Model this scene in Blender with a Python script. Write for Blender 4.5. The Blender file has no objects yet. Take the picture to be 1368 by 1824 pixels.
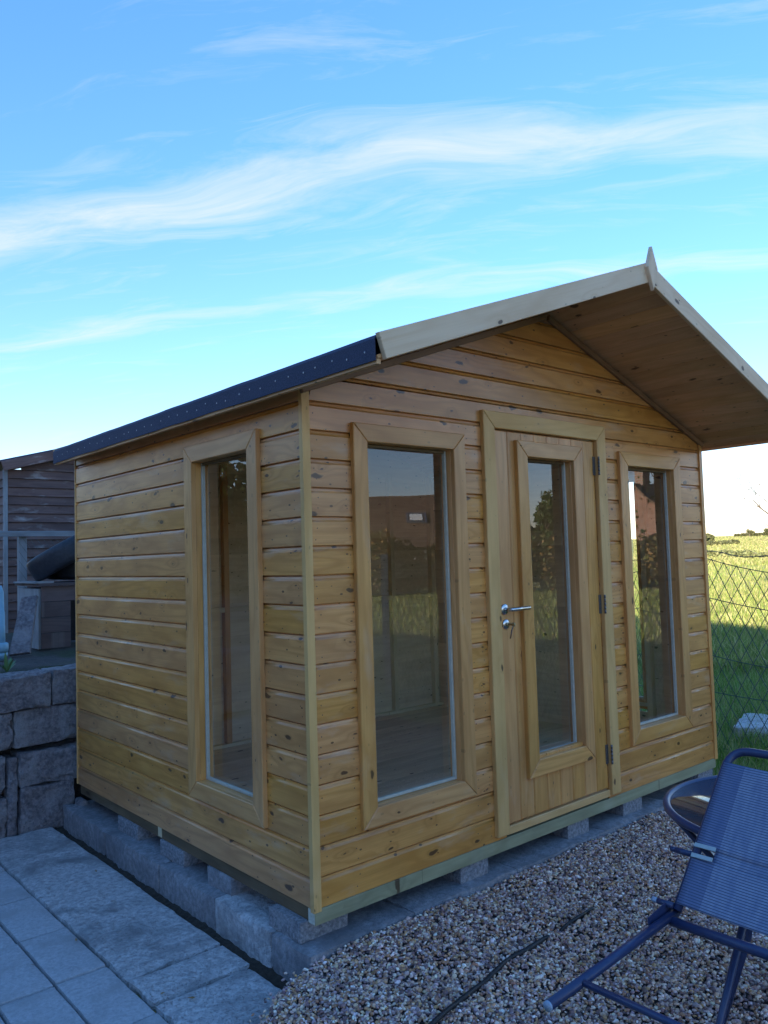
import bpy, bmesh, math, random
import numpy as np
from mathutils import Vector, Matrix, noise

random.seed(7)
rng = np.random.default_rng(7)
sc = bpy.context.scene
col = sc.collection
V = Vector

# ------------------------------------------------------------------ camera
cam_d = bpy.data.cameras.new("camera")
cam = bpy.data.objects.new("camera", cam_d)
col.objects.link(cam)
CR, CU, CF = V((0.75834, -0.65116, -0.03013)), V((-0.01442, -0.06297, 0.99791)), V((0.6517, 0.75632, 0.05714))
CP = V((-1.7614, -2.5076, 1.3014))
M = Matrix((CR, CU, -CF)).transposed().to_4x4()
M.translation = CP
cam.matrix_world = M
cam_d.sensor_fit = 'HORIZONTAL'
cam_d.sensor_width = 36.0
cam_d.lens = 1422.3 / 1368 * 36.0
cam_d.clip_start = 0.05
cam_d.clip_end = 3000
sc.camera = cam

# ------------------------------------------------------------------ light
SUN_EL = math.radians(14)
SUN_H = V((-0.93, -0.37, 0)).normalized()          # horizontal direction towards the sun
SUN_DIR = (SUN_H * math.cos(SUN_EL) + V((0, 0, math.sin(SUN_EL)))).normalized()
sun_d = bpy.data.lights.new("sun", 'SUN')
sun_d.energy = 4.4
sun_d.angle = math.radians(0.5)
sun_d.color = (1.0, 0.86, 0.66)
sun = bpy.data.objects.new("sun", sun_d)
col.objects.link(sun)
sun.rotation_euler = SUN_DIR.to_track_quat('Z', 'Y').to_euler()
sun.location = (0, 0, 30)

world = bpy.data.worlds.new("World")
sc.world = world
world.use_nodes = True


class NT:
    """small node-tree writer"""
    def __init__(self, tree):
        self.t = tree
        tree.nodes.clear()

    def n(self, kind, **kw):
        nd = self.t.nodes.new(kind)
        ins = kw.pop('ins', {})
        for k, v in kw.items():
            setattr(nd, k, v)
        for k, v in ins.items():
            s = nd.inputs[k]
            if hasattr(v, 'links'):
                self.t.links.new(v, s)
            else:
                s.default_value = v
        return nd

    def m(self, op, a, b=0.0, c=0.0, clamp=False):
        nd = self.t.nodes.new('ShaderNodeMath')
        nd.operation = op
        nd.use_clamp = clamp
        for i, v in enumerate((a, b, c)):
            if hasattr(v, 'links'):
                self.t.links.new(v, nd.inputs[i])
            else:
                nd.inputs[i].default_value = v
        return nd.outputs[0]

    def vm(self, op, a, b=None):
        nd = self.t.nodes.new('ShaderNodeVectorMath')
        nd.operation = op
        for i, v in enumerate((a, b)):
            if v is None:
                continue
            if hasattr(v, 'links'):
                self.t.links.new(v, nd.inputs[i])
            else:
                nd.inputs[i].default_value = v
        return nd.outputs[0]

    def mix(self, f, a, b, blend='MIX'):
        nd = self.t.nodes.new('ShaderNodeMix')
        nd.data_type = 'RGBA'
        nd.blend_type = blend
        for s, v in ((nd.inputs[0], f), (nd.inputs[6], a), (nd.inputs[7], b)):
            if hasattr(v, 'links'):
                self.t.links.new(v, s)
            else:
                s.default_value = v if not isinstance(v, tuple) else (tuple(v) + (1,))[:4]
        return nd.outputs[2]

    def ramp(self, f, stops, interp='LINEAR'):
        nd = self.t.nodes.new('ShaderNodeValToRGB')
        nd.color_ramp.interpolation = interp
        e = nd.color_ramp.elements
        while len(e) < len(stops):
            e.new(0.5)
        for el, (p, c) in zip(e, stops):
            el.position = p
            el.color = (tuple(c) + (1,))[:4] if isinstance(c, tuple) else (c, c, c, 1)
        self.t.links.new(f, nd.inputs[0])
        return nd.outputs[0]

    def noise(self, vec, scale=1.0, detail=4.0, rough=0.55, dist=0.0):
        nd = self.n('ShaderNodeTexNoise', ins={'Scale': scale, 'Detail': detail, 'Roughness': rough, 'Distortion': dist})
        self.t.links.new(vec, nd.inputs['Vector'])
        return nd.outputs[0]

    def sep(self, v):
        nd = self.n('ShaderNodeSeparateXYZ')
        self.t.links.new(v, nd.inputs[0])
        return nd.outputs

    def comb(self, x, y, z=0.0):
        nd = self.n('ShaderNodeCombineXYZ')
        for i, v in enumerate((x, y, z)):
            if hasattr(v, 'links'):
                self.t.links.new(v, nd.inputs[i])
            else:
                nd.inputs[i].default_value = v
        return nd.outputs[0]


SKY_STRENGTH = 0.15
w = NT(world.node_tree)
sky = w.n('ShaderNodeTexSky', sky_type='NISHITA', sun_disc=False)
sky.sun_elevation = SUN_EL
sky.sun_rotation = math.atan2(SUN_H.x, SUN_H.y)
sky.air_density = 1.0
sky.dust_density = 0.1
sky.ozone_density = 3.2
tc = w.n('ShaderNodeTexCoord')
dx, dy, dz = w.sep(tc.outputs['Generated'])
zz = w.m('ADD', w.m('MAXIMUM', dz, 0.0), 0.12)
u = w.m('DIVIDE', dx, zz)
v = w.m('DIVIDE', dy, zz)
s = w.m('ADD', w.m('MULTIPLY', u, 0.78), w.m('MULTIPLY', v, 0.62))      # across the cirrus streaks
t = w.m('ADD', w.m('MULTIPLY', u, 0.62), w.m('MULTIPLY', v, -0.78))     # along them
warp = w.noise(w.comb(w.m('MULTIPLY', s, 1.0), w.m('MULTIPLY', t, 0.9)), 1.0, 3.0)
s2 = w.m('ADD', s, w.m('MULTIPLY', w.m('SUBTRACT', warp, 0.5), 0.32))
fine = w.noise(w.comb(w.m('MULTIPLY', s2, 11.0), w.m('MULTIPLY', t, 2.2), 3.1), 1.0, 8.0, 0.66, 0.7)
broad = w.noise(w.comb(w.m('MULTIPLY', s2, 2.4), w.m('MULTIPLY', t, 0.55), 8.7), 1.0, 4.0, 0.5)


def bump(x, c, wd):
    q = w.m('DIVIDE', w.m('SUBTRACT', x, c), wd)
    return w.m('EXPONENT', w.m('MULTIPLY', w.m('MULTIPLY', q, q), -1.0))


band = w.m('ADD', w.m('MULTIPLY', bump(s2, 1.57, 0.10), 0.55), w.m('MULTIPLY', bump(s2, 1.78, 0.15), 0.16))
band = w.m('ADD', band, w.m('MULTIPLY', bump(s2, 2.10, 0.07), 0.42))
band = w.m('ADD', band, w.m('MULTIPLY', bump(s2, 1.23, 0.05), 0.05))
band = w.m('ADD', band, w.m('MULTIPLY', w.m('SUBTRACT', broad, 0.5), 0.32))
cl = w.m('ADD', band, w.m('MULTIPLY', w.m('SUBTRACT', fine, 0.5), 1.45))
cl = w.m('MULTIPLY', w.m('SUBTRACT', cl, 0.10), 1.2, clamp=True)
cl = w.m('MULTIPLY', w.m('POWER', cl, 1.15), 0.85)
fade = w.n('ShaderNodeMapRange', interpolation_type='SMOOTHSTEP', ins={0: dz, 1: 0.0, 2: 0.12}).outputs[0]
cl = w.m('MULTIPLY', cl, fade)
skyg = w.n('ShaderNodeGamma', ins={'Color': sky.outputs[0], 'Gamma': 0.74}).outputs[0]
skycol = w.n('ShaderNodeHueSaturation', ins={'Hue': 0.5, 'Saturation': 1.36, 'Value': 0.97, 'Color': skyg}).outputs[0]
skycol = w.mix(1.0, skycol, (1.10, 0.92, 1.0), 'MULTIPLY')
cloudcol = (1.68, 1.72, 1.95, 1)
skymix = w.mix(cl, skycol, cloudcol)
bg = w.n('ShaderNodeBackground', ins={'Color': skymix, 'Strength': SKY_STRENGTH})
out = w.n('ShaderNodeOutputWorld')
w.t.links.new(bg.outputs[0], out.inputs[0])

sc.view_settings.view_transform = 'Standard'
sc.view_settings.look = 'None'
sc.view_settings.exposure = 1.98
sc.view_settings.gamma = 1
sc.view_settings.use_curve_mapping = False
sc.cycles.max_bounces = 12
sc.cycles.diffuse_bounces = 7
sc.cycles.transparent_max_bounces = 16

# ------------------------------------------------------------------ materials


def new_mat(name):
    m = bpy.data.materials.new(name)
    m.use_nodes = True
    return m, NT(m.node_tree)


def finish(nt, color, rough=0.6, bump_h=None, bump_s=0.3, bump_d=0.01, spec=0.5, metal=0.0, coat=0.0, extra=None):
    p = nt.n('ShaderNodeBsdfPrincipled')
    for k, v_ in (('Base Color', color), ('Roughness', rough), ('Specular IOR Level', spec), ('Metallic', metal), ('Coat Weight', coat)):
        if hasattr(v_, 'links'):
            nt.t.links.new(v_, p.inputs[k])
        else:
            p.inputs[k].default_value = (tuple(v_) + (1,))[:4] if isinstance(v_, tuple) else v_
    p.inputs['Coat Roughness'].default_value = 0.22
    if extra:
        for k, v_ in extra.items():
            p.inputs[k].default_value = v_
    if bump_h is not None:
        b = nt.n('ShaderNodeBump', ins={'Strength': bump_s, 'Distance': bump_d, 'Height': bump_h})
        nt.t.links.new(b.outputs[0], p.inputs['Normal'])
    o = nt.n('ShaderNodeOutputMaterial')
    nt.t.links.new(p.outputs[0], o.inputs[0])
    return p


def wood(name, light, mid, dark, knotc=(0.055, 0.024, 0.010), rough=0.42, var=0.22, pale=0.25, knots=0.5, coat=0.0, bumps=0.25):
    m, nt = new_mat(name)
    t = nt.n('ShaderNodeTexCoord')
    oi = nt.n('ShaderNodeObjectInfo')
    rnd = oi.outputs['Random']
    off = nt.comb(nt.m('MULTIPLY', rnd, 37.0), nt.m('MULTIPLY', rnd, 91.0), nt.m('MULTIPLY', rnd, 13.0))
    P = nt.vm('ADD', t.outputs['Object'], off)
    x, y, z = nt.sep(P)
    # knots: cells in a stretched plane, only some of them carry one
    vo = nt.n('ShaderNodeTexVoronoi', voronoi_dimensions='2D', feature='F1', ins={'Scale': 1.0, 'Randomness': 1.0})
    wob = nt.noise(nt.vm('MULTIPLY', P, (14.0, 14.0, 14.0)), 1.0, 2.0)
    nt.t.links.new(nt.comb(nt.m('ADD', nt.m('MULTIPLY', x, 4.6), nt.m('MULTIPLY', wob, 0.22)), nt.m('ADD', nt.m('MULTIPLY', y, 10.5), nt.m('MULTIPLY', wob, 0.34))), vo.inputs['Vector'])
    d = vo.outputs['Distance']
    cr, cg, cb = nt.sep(vo.outputs['Color'])
    has = nt.m('LESS_THAN', cr, knots)
    size = nt.m('ADD', 0.028, nt.m('MULTIPLY', nt.m('POWER', cg, 2.4), 0.105))
    kn = nt.m('MULTIPLY', has, nt.n('ShaderNodeMapRange', interpolation_type='SMOOTHSTEP', ins={0: nt.m('DIVIDE', d, size), 1: 1.15, 2: 0.75}).outputs[0])
    halo = nt.m('MULTIPLY', has, nt.m('EXPONENT', nt.m('MULTIPLY', d, -7.0)))
    # cathedral grain: contour lines of a noise stretched along the board
    g = nt.noise(nt.comb(nt.m('MULTIPLY', x, 0.75), nt.m('MULTIPLY', y, 7.0), nt.m('MULTIPLY', z, 5.0)), 1.0, 2.0, 0.4)
    ph = nt.m('ADD', nt.m('MULTIPLY', g, 58.0), nt.m('MULTIPLY', halo, 15.0))
    ring = nt.m('ADD', nt.m('MULTIPLY', nt.m('SINE', ph), 0.5), 0.5)
    ring = nt.m('POWER', ring, 2.0)
    fib = nt.noise(nt.comb(nt.m('MULTIPLY', x, 3.0), nt.m('MULTIPLY', y, 150.0), nt.m('MULTIPLY', z, 150.0)), 1.0, 3.0, 0.6)
    blot = nt.noise(nt.comb(nt.m('MULTIPLY', x, 2.6), nt.m('MULTIPLY', y, 9.0), nt.m('MULTIPLY', z, 9.0)), 1.0, 4.0, 0.55)
    c = nt.mix(nt.m('MULTIPLY', ring, 0.72), light, mid)
    c = nt.mix(nt.m('MULTIPLY', nt.m('SUBTRACT', fib, 0.38), 1.6, clamp=True), c, mid)
    c = nt.mix(nt.n('ShaderNodeMapRange', ins={0: blot, 1: 0.42, 2: 0.70, 3: 0.0, 4: 0.65}).outputs[0], c, dark)
    # sun-bleached or dusty patches
    pt = nt.noise(nt.comb(nt.m('MULTIPLY', x, 4.0), nt.m('MULTIPLY', y, 12.0), 4.4), 1.0, 5.0, 0.6)
    c = nt.mix(nt.n('ShaderNodeMapRange', ins={0: pt, 1: 0.58, 2: 0.78, 3: 0.0, 4: pale}).outputs[0], c, tuple(min(1, 0.45 * q + 0.30) for q in light))
    c = nt.mix(nt.m('MULTIPLY', halo, 0.55, clamp=True), c, dark)
    c = nt.mix(nt.m('MULTIPLY', kn, 0.85), c, knotc)
    v2 = nt.n('ShaderNodeTexVoronoi', voronoi_dimensions='2D', feature='F1', ins={'Scale': 1.0, 'Randomness': 1.0})
    nt.t.links.new(nt.comb(nt.m('MULTIPLY', x, 7.0), nt.m('ADD', nt.m('MULTIPLY', y, 13.0), 5.5)), v2.inputs['Vector'])
    pr_, pg_, pb_ = nt.sep(v2.outputs['Color'])
    pin = nt.m('MULTIPLY', nt.m('LESS_THAN', pr_, 0.45), nt.m('LESS_THAN', v2.outputs['Distance'], nt.m('ADD', 0.024, nt.m('MULTIPLY', pg_, 0.040))))
    c = nt.mix(nt.m('MULTIPLY', pin, min(0.8, knots * 1.6)), c, knotc)
    hv = nt.n('ShaderNodeHueSaturation', ins={'Hue': nt.m('ADD', 0.498, nt.m('MULTIPLY', rnd, 0.005)), 'Saturation': nt.m('ADD', 0.95, nt.m('MULTIPLY', rnd, 0.1)),
              'Value': nt.m('ADD', 1.0 - var / 2, nt.m('MULTIPLY', nt.m('FRACT', nt.m('MULTIPLY', rnd, 17.3)), var)), 'Color': c})
    h = nt.m('ADD', nt.m('MULTIPLY', ring, 0.5), nt.m('MULTIPLY', fib, 0.6))
    r = nt.m('ADD', rough, nt.m('MULTIPLY', nt.m('SUBTRACT', blot, 0.5), 0.30))
    finish(nt, hv.outputs[0], r, h, bumps, 0.0015, spec=0.5, coat=coat)
    return m


def plain(name, c1, c2, rough=0.7, scale=20.0, bump_s=0.3, bump_d=0.004, metal=0.0, spec=0.5, detail=6.0, c3=None, scale3=3.0, pits=0.0, coat=0.0):
    m, nt = new_mat(name)
    t = nt.n('ShaderNodeTexCoord')
    oi = nt.n('ShaderNodeObjectInfo')
    off = nt.comb(nt.m('MULTIPLY', oi.outputs['Random'], 50.0), nt.m('MULTIPLY', oi.outputs['Random'], 23.0), 0.0)
    P = nt.vm('ADD', t.outputs['Object'], off)
    a = nt.noise(P, scale, detail, 0.65)
    c = nt.mix(nt.n('ShaderNodeMapRange', ins={0: a, 1: 0.37, 2: 0.63}).outputs[0], c1, c2)
    if c3:
        b = nt.noise(P, scale3, 5.0, 0.6, 0.4)
        c = nt.mix(nt.n('ShaderNodeMapRange', ins={0: b, 1: 0.48, 2: 0.66}).outputs[0], c, c3)
    h = a
    if pits:
        vo = nt.n('ShaderNodeTexVoronoi', ins={'Scale': scale * 3.0})
        nt.t.links.new(P, vo.inputs['Vector'])
        pit = nt.n('ShaderNodeMapRange', ins={0: vo.outputs['Distance'], 1: 0.10, 2: 0.32}).outputs[0]
        h = nt.m('ADD', a, nt.m('MULTIPLY', pit, pits))
        c = nt.mix(nt.m('MULTIPLY', nt.m('SUBTRACT', 1.0, pit), 0.45), c, tuple(q * 0.35 for q in c1))
    finish(nt, c, rough, h, bump_s, bump_d, spec=spec, metal=metal, coat=coat)
    return m


M_BOARD = wood('stained_pine_cladding', (0.73, 0.340, 0.102), (0.55, 0.228, 0.057), (0.44, 0.175, 0.043), rough=0.38, pale=0.42, knots=0.62, var=0.15, coat=0.42)
M_TRIM = wood('stained_pine_trim', (0.74, 0.365, 0.120), (0.58, 0.258, 0.072), (0.49, 0.208, 0.056), coat=0.25, rough=0.40, pale=0.30, knots=0.16, var=0.16)
M_PALE = wood('pale_pine_trim', (0.76, 0.45, 0.185), (0.65, 0.365, 0.138), (0.55, 0.295, 0.105), rough=0.5, pale=0.2, knots=0.16, var=0.14)
M_FASCIA = wood('bare_pine_fascia', (0.80, 0.57, 0.37), (0.72, 0.48, 0.29), (0.62, 0.39, 0.22), rough=0.55, pale=0.4, knots=0.18, var=0.12)
M_SOFFIT = wood('soffit_pine', (0.76, 0.43, 0.225), (0.64, 0.34, 0.165), (0.53, 0.27, 0.12), rough=0.55, pale=0.1, knots=0.40)
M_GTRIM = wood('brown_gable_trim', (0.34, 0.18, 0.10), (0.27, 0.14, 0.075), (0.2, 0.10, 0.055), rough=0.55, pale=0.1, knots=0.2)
M_INNER = wood('unfinished_inner_pine', (0.84, 0.68, 0.48), (0.74, 0.57, 0.38), (0.62, 0.46, 0.29), rough=0.65, pale=0.2, knots=0.3)
M_STUD = wood('pale_stud', (0.78, 0.64, 0.42), (0.70, 0.55, 0.34), (0.6, 0.46, 0.27), rough=0.65, pale=0.2, knots=0.15)
M_TREATED = wood('green_treated_timber', (0.33, 0.31, 0.19), (0.25, 0.235, 0.135), (0.16, 0.15, 0.085), rough=0.6, pale=0.25, knots=0.25)
M_BROWNB = wood('brown_bearer', (0.20, 0.13, 0.065), (0.14, 0.088, 0.042), (0.09, 0.055, 0.027), rough=0.65, pale=0.15, knots=0.2)
M_ENDGRAIN = plain('sawn_end_grain', (0.62, 0.60, 0.52), (0.5, 0.47, 0.38), 0.8, 60)
M_STOP = plain('white_glazing_stop', (0.52, 0.50, 0.43), (0.45, 0.43, 0.36), 0.55, 30, 0.1)
M_OLD = wood('weathered_dark_boards', (0.17, 0.098, 0.088), (0.12, 0.068, 0.063), (0.07, 0.04, 0.038), rough=0.75, pale=0.9, knots=0.25, var=0.5)
M_GREYWOOD = wood('grey_weathered_wood', (0.30, 0.31, 0.33), (0.24, 0.25, 0.27), (0.15, 0.155, 0.17), rough=0.8, pale=0.4, knots=0.15)
M_FELT = plain('mineral_roof_felt', (0.020, 0.026, 0.060), (0.050, 0.060, 0.120), 0.75, 260, 0.6, 0.002, detail=3.0)
M_ZINC = plain('galvanised_steel', (0.45, 0.47, 0.5), (0.36, 0.38, 0.41), 0.38, 90, 0.1, 0.001, metal=0.85)
M_HINGE = plain('dull_hinge_steel', (0.20, 0.20, 0.21), (0.14, 0.14, 0.15), 0.45, 90, 0.1, 0.001, metal=0.7)
M_STEEL = plain('satin_steel', (0.62, 0.62, 0.63), (0.55, 0.55, 0.57), 0.24, 40, 0.03, 0.001, metal=1.0)
M_BRASS = plain('lock_brass', (0.5, 0.42, 0.25), (0.42, 0.34, 0.2), 0.35, 60, 0.05, 0.001, metal=0.9)
M_NAIL = plain('dark_nail_head', (0.05, 0.04, 0.035), (0.09, 0.07, 0.06), 0.6, 60, 0.1)
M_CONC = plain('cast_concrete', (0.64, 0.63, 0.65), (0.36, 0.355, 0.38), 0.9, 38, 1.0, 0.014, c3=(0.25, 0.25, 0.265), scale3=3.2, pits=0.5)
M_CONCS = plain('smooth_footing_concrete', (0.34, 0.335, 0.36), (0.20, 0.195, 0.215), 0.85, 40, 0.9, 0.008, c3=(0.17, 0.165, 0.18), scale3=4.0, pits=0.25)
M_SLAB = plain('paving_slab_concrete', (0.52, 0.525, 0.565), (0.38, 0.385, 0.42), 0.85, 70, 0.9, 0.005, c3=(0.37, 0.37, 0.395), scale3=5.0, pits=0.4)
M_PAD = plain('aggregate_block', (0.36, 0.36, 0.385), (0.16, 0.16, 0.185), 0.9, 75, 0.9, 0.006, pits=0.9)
M_STONEW = plain('old_block_wall', (0.27, 0.245, 0.265), (0.12, 0.108, 0.125), 0.9, 42, 1.0, 0.018, c3=(0.30, 0.29, 0.31), scale3=5.0, pits=0.6)
M_SOIL = plain('damp_soil', (0.035, 0.026, 0.020), (0.065, 0.048, 0.035), 0.95, 40, 1.0, 0.02)
M_RUBBER = plain('black_rubber', (0.020, 0.022, 0.032), (0.032, 0.034, 0.048), 0.55, 40, 0.2, 0.003)
M_BLUEPL = plain('pale_blue_plastic', (0.22, 0.42, 0.56), (0.18, 0.36, 0.50), 0.45, 12, 0.1)
M_TUBE = plain('navy_powder_coat', (0.035, 0.052, 0.135), (0.030, 0.045, 0.115), 0.34, 60, 0.05, 0.0005)
M_CAP = plain('pale_plastic_cap', (0.34, 0.42, 0.55), (0.30, 0.38, 0.5), 0.5, 30, 0.05)
M_HEM = plain('pale_fabric_hem', (0.42, 0.48, 0.50), (0.36, 0.42, 0.44), 0.7, 200, 0.3, 0.001)
M_CABLE = plain('black_membrane_strip', (0.008, 0.008, 0.012), (0.018, 0.018, 0.024), 0.55, 60, 0.6, 0.004)
M_WIRE = plain('fence_wire', (0.14, 0.16, 0.17), (0.08, 0.095, 0.10), 0.5, 30, 0.1, metal=0.4)
M_GWIRE = plain('green_coated_wire', (0.045, 0.085, 0.065), (0.03, 0.06, 0.045), 0.5, 30, 0.1)
M_BARK = plain('grey_bark', (0.13, 0.105, 0.085), (0.075, 0.06, 0.048), 0.9, 30, 0.8, 0.01)


M_CRATE = wood('dark_box_boards', (0.15, 0.105, 0.105), (0.11, 0.076, 0.080), (0.065, 0.045, 0.048), rough=0.75, pale=0.8, knots=0.3, var=0.4)


def mat_attr(name, rough=0.8, transl=0.0, spec=0.4, fac=1.0):
    """colour taken from the mesh's own per-piece colour attribute, with fine noise"""
    m, nt = new_mat(name)
    a = nt.n('ShaderNodeAttribute', attribute_name='col')
    t = nt.n('ShaderNodeTexCoord')
    nz = nt.noise(t.outputs['Object'], 120.0, 3.0)
    c = nt.mix(nt.n('ShaderNodeMapRange', ins={0: nz, 1: 0.3, 2: 0.7, 3: 0.0, 4: 0.5}).outputs[0], a.outputs['Color'], (0.08, 0.07, 0.07), 'MULTIPLY') if fac != 1.0 else a.outputs['Color']
    p = finish(nt, c, rough, spec=spec)
    if transl:
        tr = nt.n('ShaderNodeBsdfTranslucent')
        nt.t.links.new(c, tr.inputs[0])
        mx = nt.n('ShaderNodeMixShader', ins={0: transl})
        nt.t.links.new(p.outputs[0], mx.inputs[1])
        nt.t.links.new(tr.outputs[0], mx.inputs[2])
        o = [n for n in nt.t.nodes if n.type == 'OUTPUT_MATERIAL'][0]
        nt.t.links.new(mx.outputs[0], o.inputs[0])
    return m


M_GRAVEL = mat_attr('pea_gravel_stones', 0.62, spec=0.5)
M_LEAF = mat_attr('leaf_faces', 0.6, 0.35)
M_GRASS = mat_attr('grass_blades', 0.55, 0.35)

# glass of the panes
M_GLASS, nt = new_mat('window_glass')
gm = nt.n('ShaderNodeNewGeometry')
fr = nt.n('ShaderNodeFresnel', ins={'IOR': nt.m('ADD', nt.m('MULTIPLY', gm.outputs['Backfacing'], 1 / 1.9 - 1.9), 1.9)})
geo = nt.n('ShaderNodeTexCoord')
wv = nt.noise(geo.outputs['Object'], 2.2, 1.0)
bp = nt.n('ShaderNodeBump', ins={'Strength': 0.05, 'Distance': 0.01, 'Height': wv})
gl = nt.n('ShaderNodeBsdfGlossy', ins={'Roughness': 0.0, 'Color': (0.95, 0.97, 1, 1)})
nt.t.links.new(bp.outputs[0], gl.inputs['Normal'])
tr = nt.n('ShaderNodeBsdfTransparent', ins={'Color': (0.965, 0.985, 0.975, 1)})
mx = nt.n('ShaderNodeMixShader')
nt.t.links.new(fr.outputs[0], mx.inputs[0])
nt.t.links.new(tr.outputs[0], mx.inputs[1])
nt.t.links.new(gl.outputs[0], mx.inputs[2])
o = nt.n('ShaderNodeOutputMaterial')
nt.t.links.new(mx.outputs[0], o.inputs[0])

# smoked glass of the table: dark, mirror-smooth
M_TGLASS, nt = new_mat('smoked_table_glass')
t = nt.n('ShaderNodeTexCoord')
du = nt.noise(t.outputs['Object'], 30.0, 5.0)
finish(nt, nt.mix(du, (0.085, 0.062, 0.070), (0.055, 0.042, 0.055)), nt.m('ADD', 0.02, nt.m('MULTIPLY', du, 0.10)), spec=0.9)

# woven textilene: dark weft lines over a blue-grey weave
M_MESHF, nt = new_mat('woven_textilene')
t = nt.n('ShaderNodeTexCoord')
x, y, z = nt.sep(t.outputs['Object'])
st = nt.m('FRACT', nt.m('MULTIPLY', y, 128.0))
nz = nt.noise(nt.comb(nt.m('MULTIPLY', x, 60.0), nt.m('MULTIPLY', y, 14.0), 0.0), 1.0, 3.0)
nz2 = nt.noise(nt.comb(nt.m('MULTIPLY', x, 420.0), nt.m('MULTIPLY', y, 190.0), 0.0), 1.0, 2.0)
line = nt.m('LESS_THAN', st, 0.30)
c = nt.mix(nt.n('ShaderNodeMapRange', ins={0: nz, 1: 0.3, 2: 0.7}).outputs[0], (0.18, 0.215, 0.33), (0.33, 0.37, 0.48))
c = nt.mix(nt.m('MULTIPLY', nz2, 0.5), c, (0.07, 0.11, 0.23))
c = nt.mix(nt.m('MULTIPLY', nt.m('LESS_THAN', x, 0.062), 0.55), c, (0.05, 0.08, 0.20))
c = nt.mix(nt.m('MULTIPLY', line, nt.m('ADD', 0.45, nt.m('MULTIPLY', nz, 0.75)), clamp=True), c, (0.03, 0.042, 0.10))
finish(nt, c, 0.65, nt.m('ADD', nt.m('MULTIPLY', line, -0.6), nz2), 0.4, 0.001)

# field ground
M_FIELD, nt = new_mat('rough_pasture')
t = nt.n('ShaderNodeTexCoord')
P = t.outputs['Object']
a = nt.noise(P, 0.35, 6.0, 0.6)
b = nt.noise(P, 5.0, 8.0, 0.7)
c = nt.mix(nt.n('ShaderNodeMapRange', ins={0: a, 1: 0.36, 2: 0.62}).outputs[0], (0.20, 0.23, 0.055), (0.30, 0.28, 0.10))
c = nt.mix(nt.n('ShaderNodeMapRange', ins={0: b, 1: 0.45, 2: 0.72}).outputs[0], c, (0.28, 0.25, 0.105))
far = nt.noise(nt.vm('MULTIPLY', P, (0.02, 0.02, 0.02)), 1.0, 4.0)
c = nt.mix(nt.n('ShaderNodeMapRange', ins={0: far, 1: 0.45, 2: 0.6, 3: 0.0, 4: 0.5}).outputs[0], c, (0.30, 0.265, 0.12))
finish(nt, c, 0.9, b, 1.0, 0.08)

# roof tiles and bricks of far houses
def brickmat(name, c1, c2, mortar, scale, bw, bh, ms=0.012, bump_s=0.6):
    m, nt = new_mat(name)
    t = nt.n('ShaderNodeTexCoord')
    br = nt.n('ShaderNodeTexBrick', ins={'Color1': c1 + (1,), 'Color2': c2 + (1,), 'Mortar': mortar + (1,), 'Scale': scale, 'Mortar Size': ms, 'Brick Width': bw, 'Row Height': bh, 'Bias': 0.0})
    nt.t.links.new(t.outputs['Object'], br.inputs['Vector'])
    nz = nt.noise(t.outputs['Object'], 3.0, 5.0)
    c = nt.mix(nt.n('ShaderNodeMapRange', ins={0: nz, 1: 0.35, 2: 0.7, 3: 0.0, 4: 0.4}).outputs[0], br.outputs[0], tuple(q * 0.5 for q in c1))
    finish(nt, c, 0.85, br.outputs['Fac'], -bump_s, 0.02)
    return m


M_BRICK = brickmat('red_brick', (0.30, 0.12, 0.075), (0.24, 0.095, 0.06), (0.30, 0.27, 0.24), 1.0, 0.225, 0.075)
M_TILE = brickmat('brown_roof_tiles', (0.20, 0.125, 0.085), (0.16, 0.10, 0.07), (0.055, 0.036, 0.028), 1.0, 0.33, 0.34, 0.03)
M_RENDER = plain('pale_render', (0.5, 0.47, 0.42), (0.44, 0.41, 0.37), 0.9, 8)
M_DARKGL = plain('dark_window_glass', (0.03, 0.035, 0.045), (0.04, 0.045, 0.055), 0.06, 3, 0.0)
M_WHITEP = plain('white_paint', (0.75, 0.75, 0.74), (0.7, 0.7, 0.69), 0.5, 10, 0.05)

# ------------------------------------------------------------------ helpers


def tag(o, label=None, cat=None, group=None, kind=None):
    if label: o['label'] = label
    if cat: o['category'] = cat
    if group: o['group'] = group
    if kind: o['kind'] = kind
    return o


def empty(name, loc=(0, 0, 0), parent=None):
    o = bpy.data.objects.new(name, None)
    o.empty_display_size = 0.1
    col.objects.link(o)
    if parent:
        o.parent = parent
    o.location = loc
    return o


def world_loc(o):
    l = V(o.location)
    while o.parent:
        o = o.parent
        l += V(o.location)
    return l


def link(name, me, mat, parent=None, mw=None, smooth=False):
    if mat is not None:
        me.materials.clear()
        me.materials.append(mat)
    if smooth:
        me.polygons.foreach_set('use_smooth', [True] * len(me.polygons))
    o = bpy.data.objects.new(name, me)
    col.objects.link(o)
    mw = mw.copy() if mw is not None else Matrix()
    if parent:
        o.parent = parent
        mw.translation = mw.translation - world_loc(parent)      # parents are never rotated
    o.matrix_basis = mw
    return o


def pydata(name, vs, fs):
    me = bpy.data.meshes.new(name)
    me.from_pydata([tuple(v_) for v_ in vs], [], [tuple(f) for f in fs])
    me.update()
    return me


def frame(origin, ux, uy):
    ux, uy = V(ux).normalized(), V(uy).normalized()
    un = ux.cross(uy)
    m = Matrix((ux, uy, un)).transposed().to_4x4()
    m.translation = V(origin)
    return m


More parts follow.
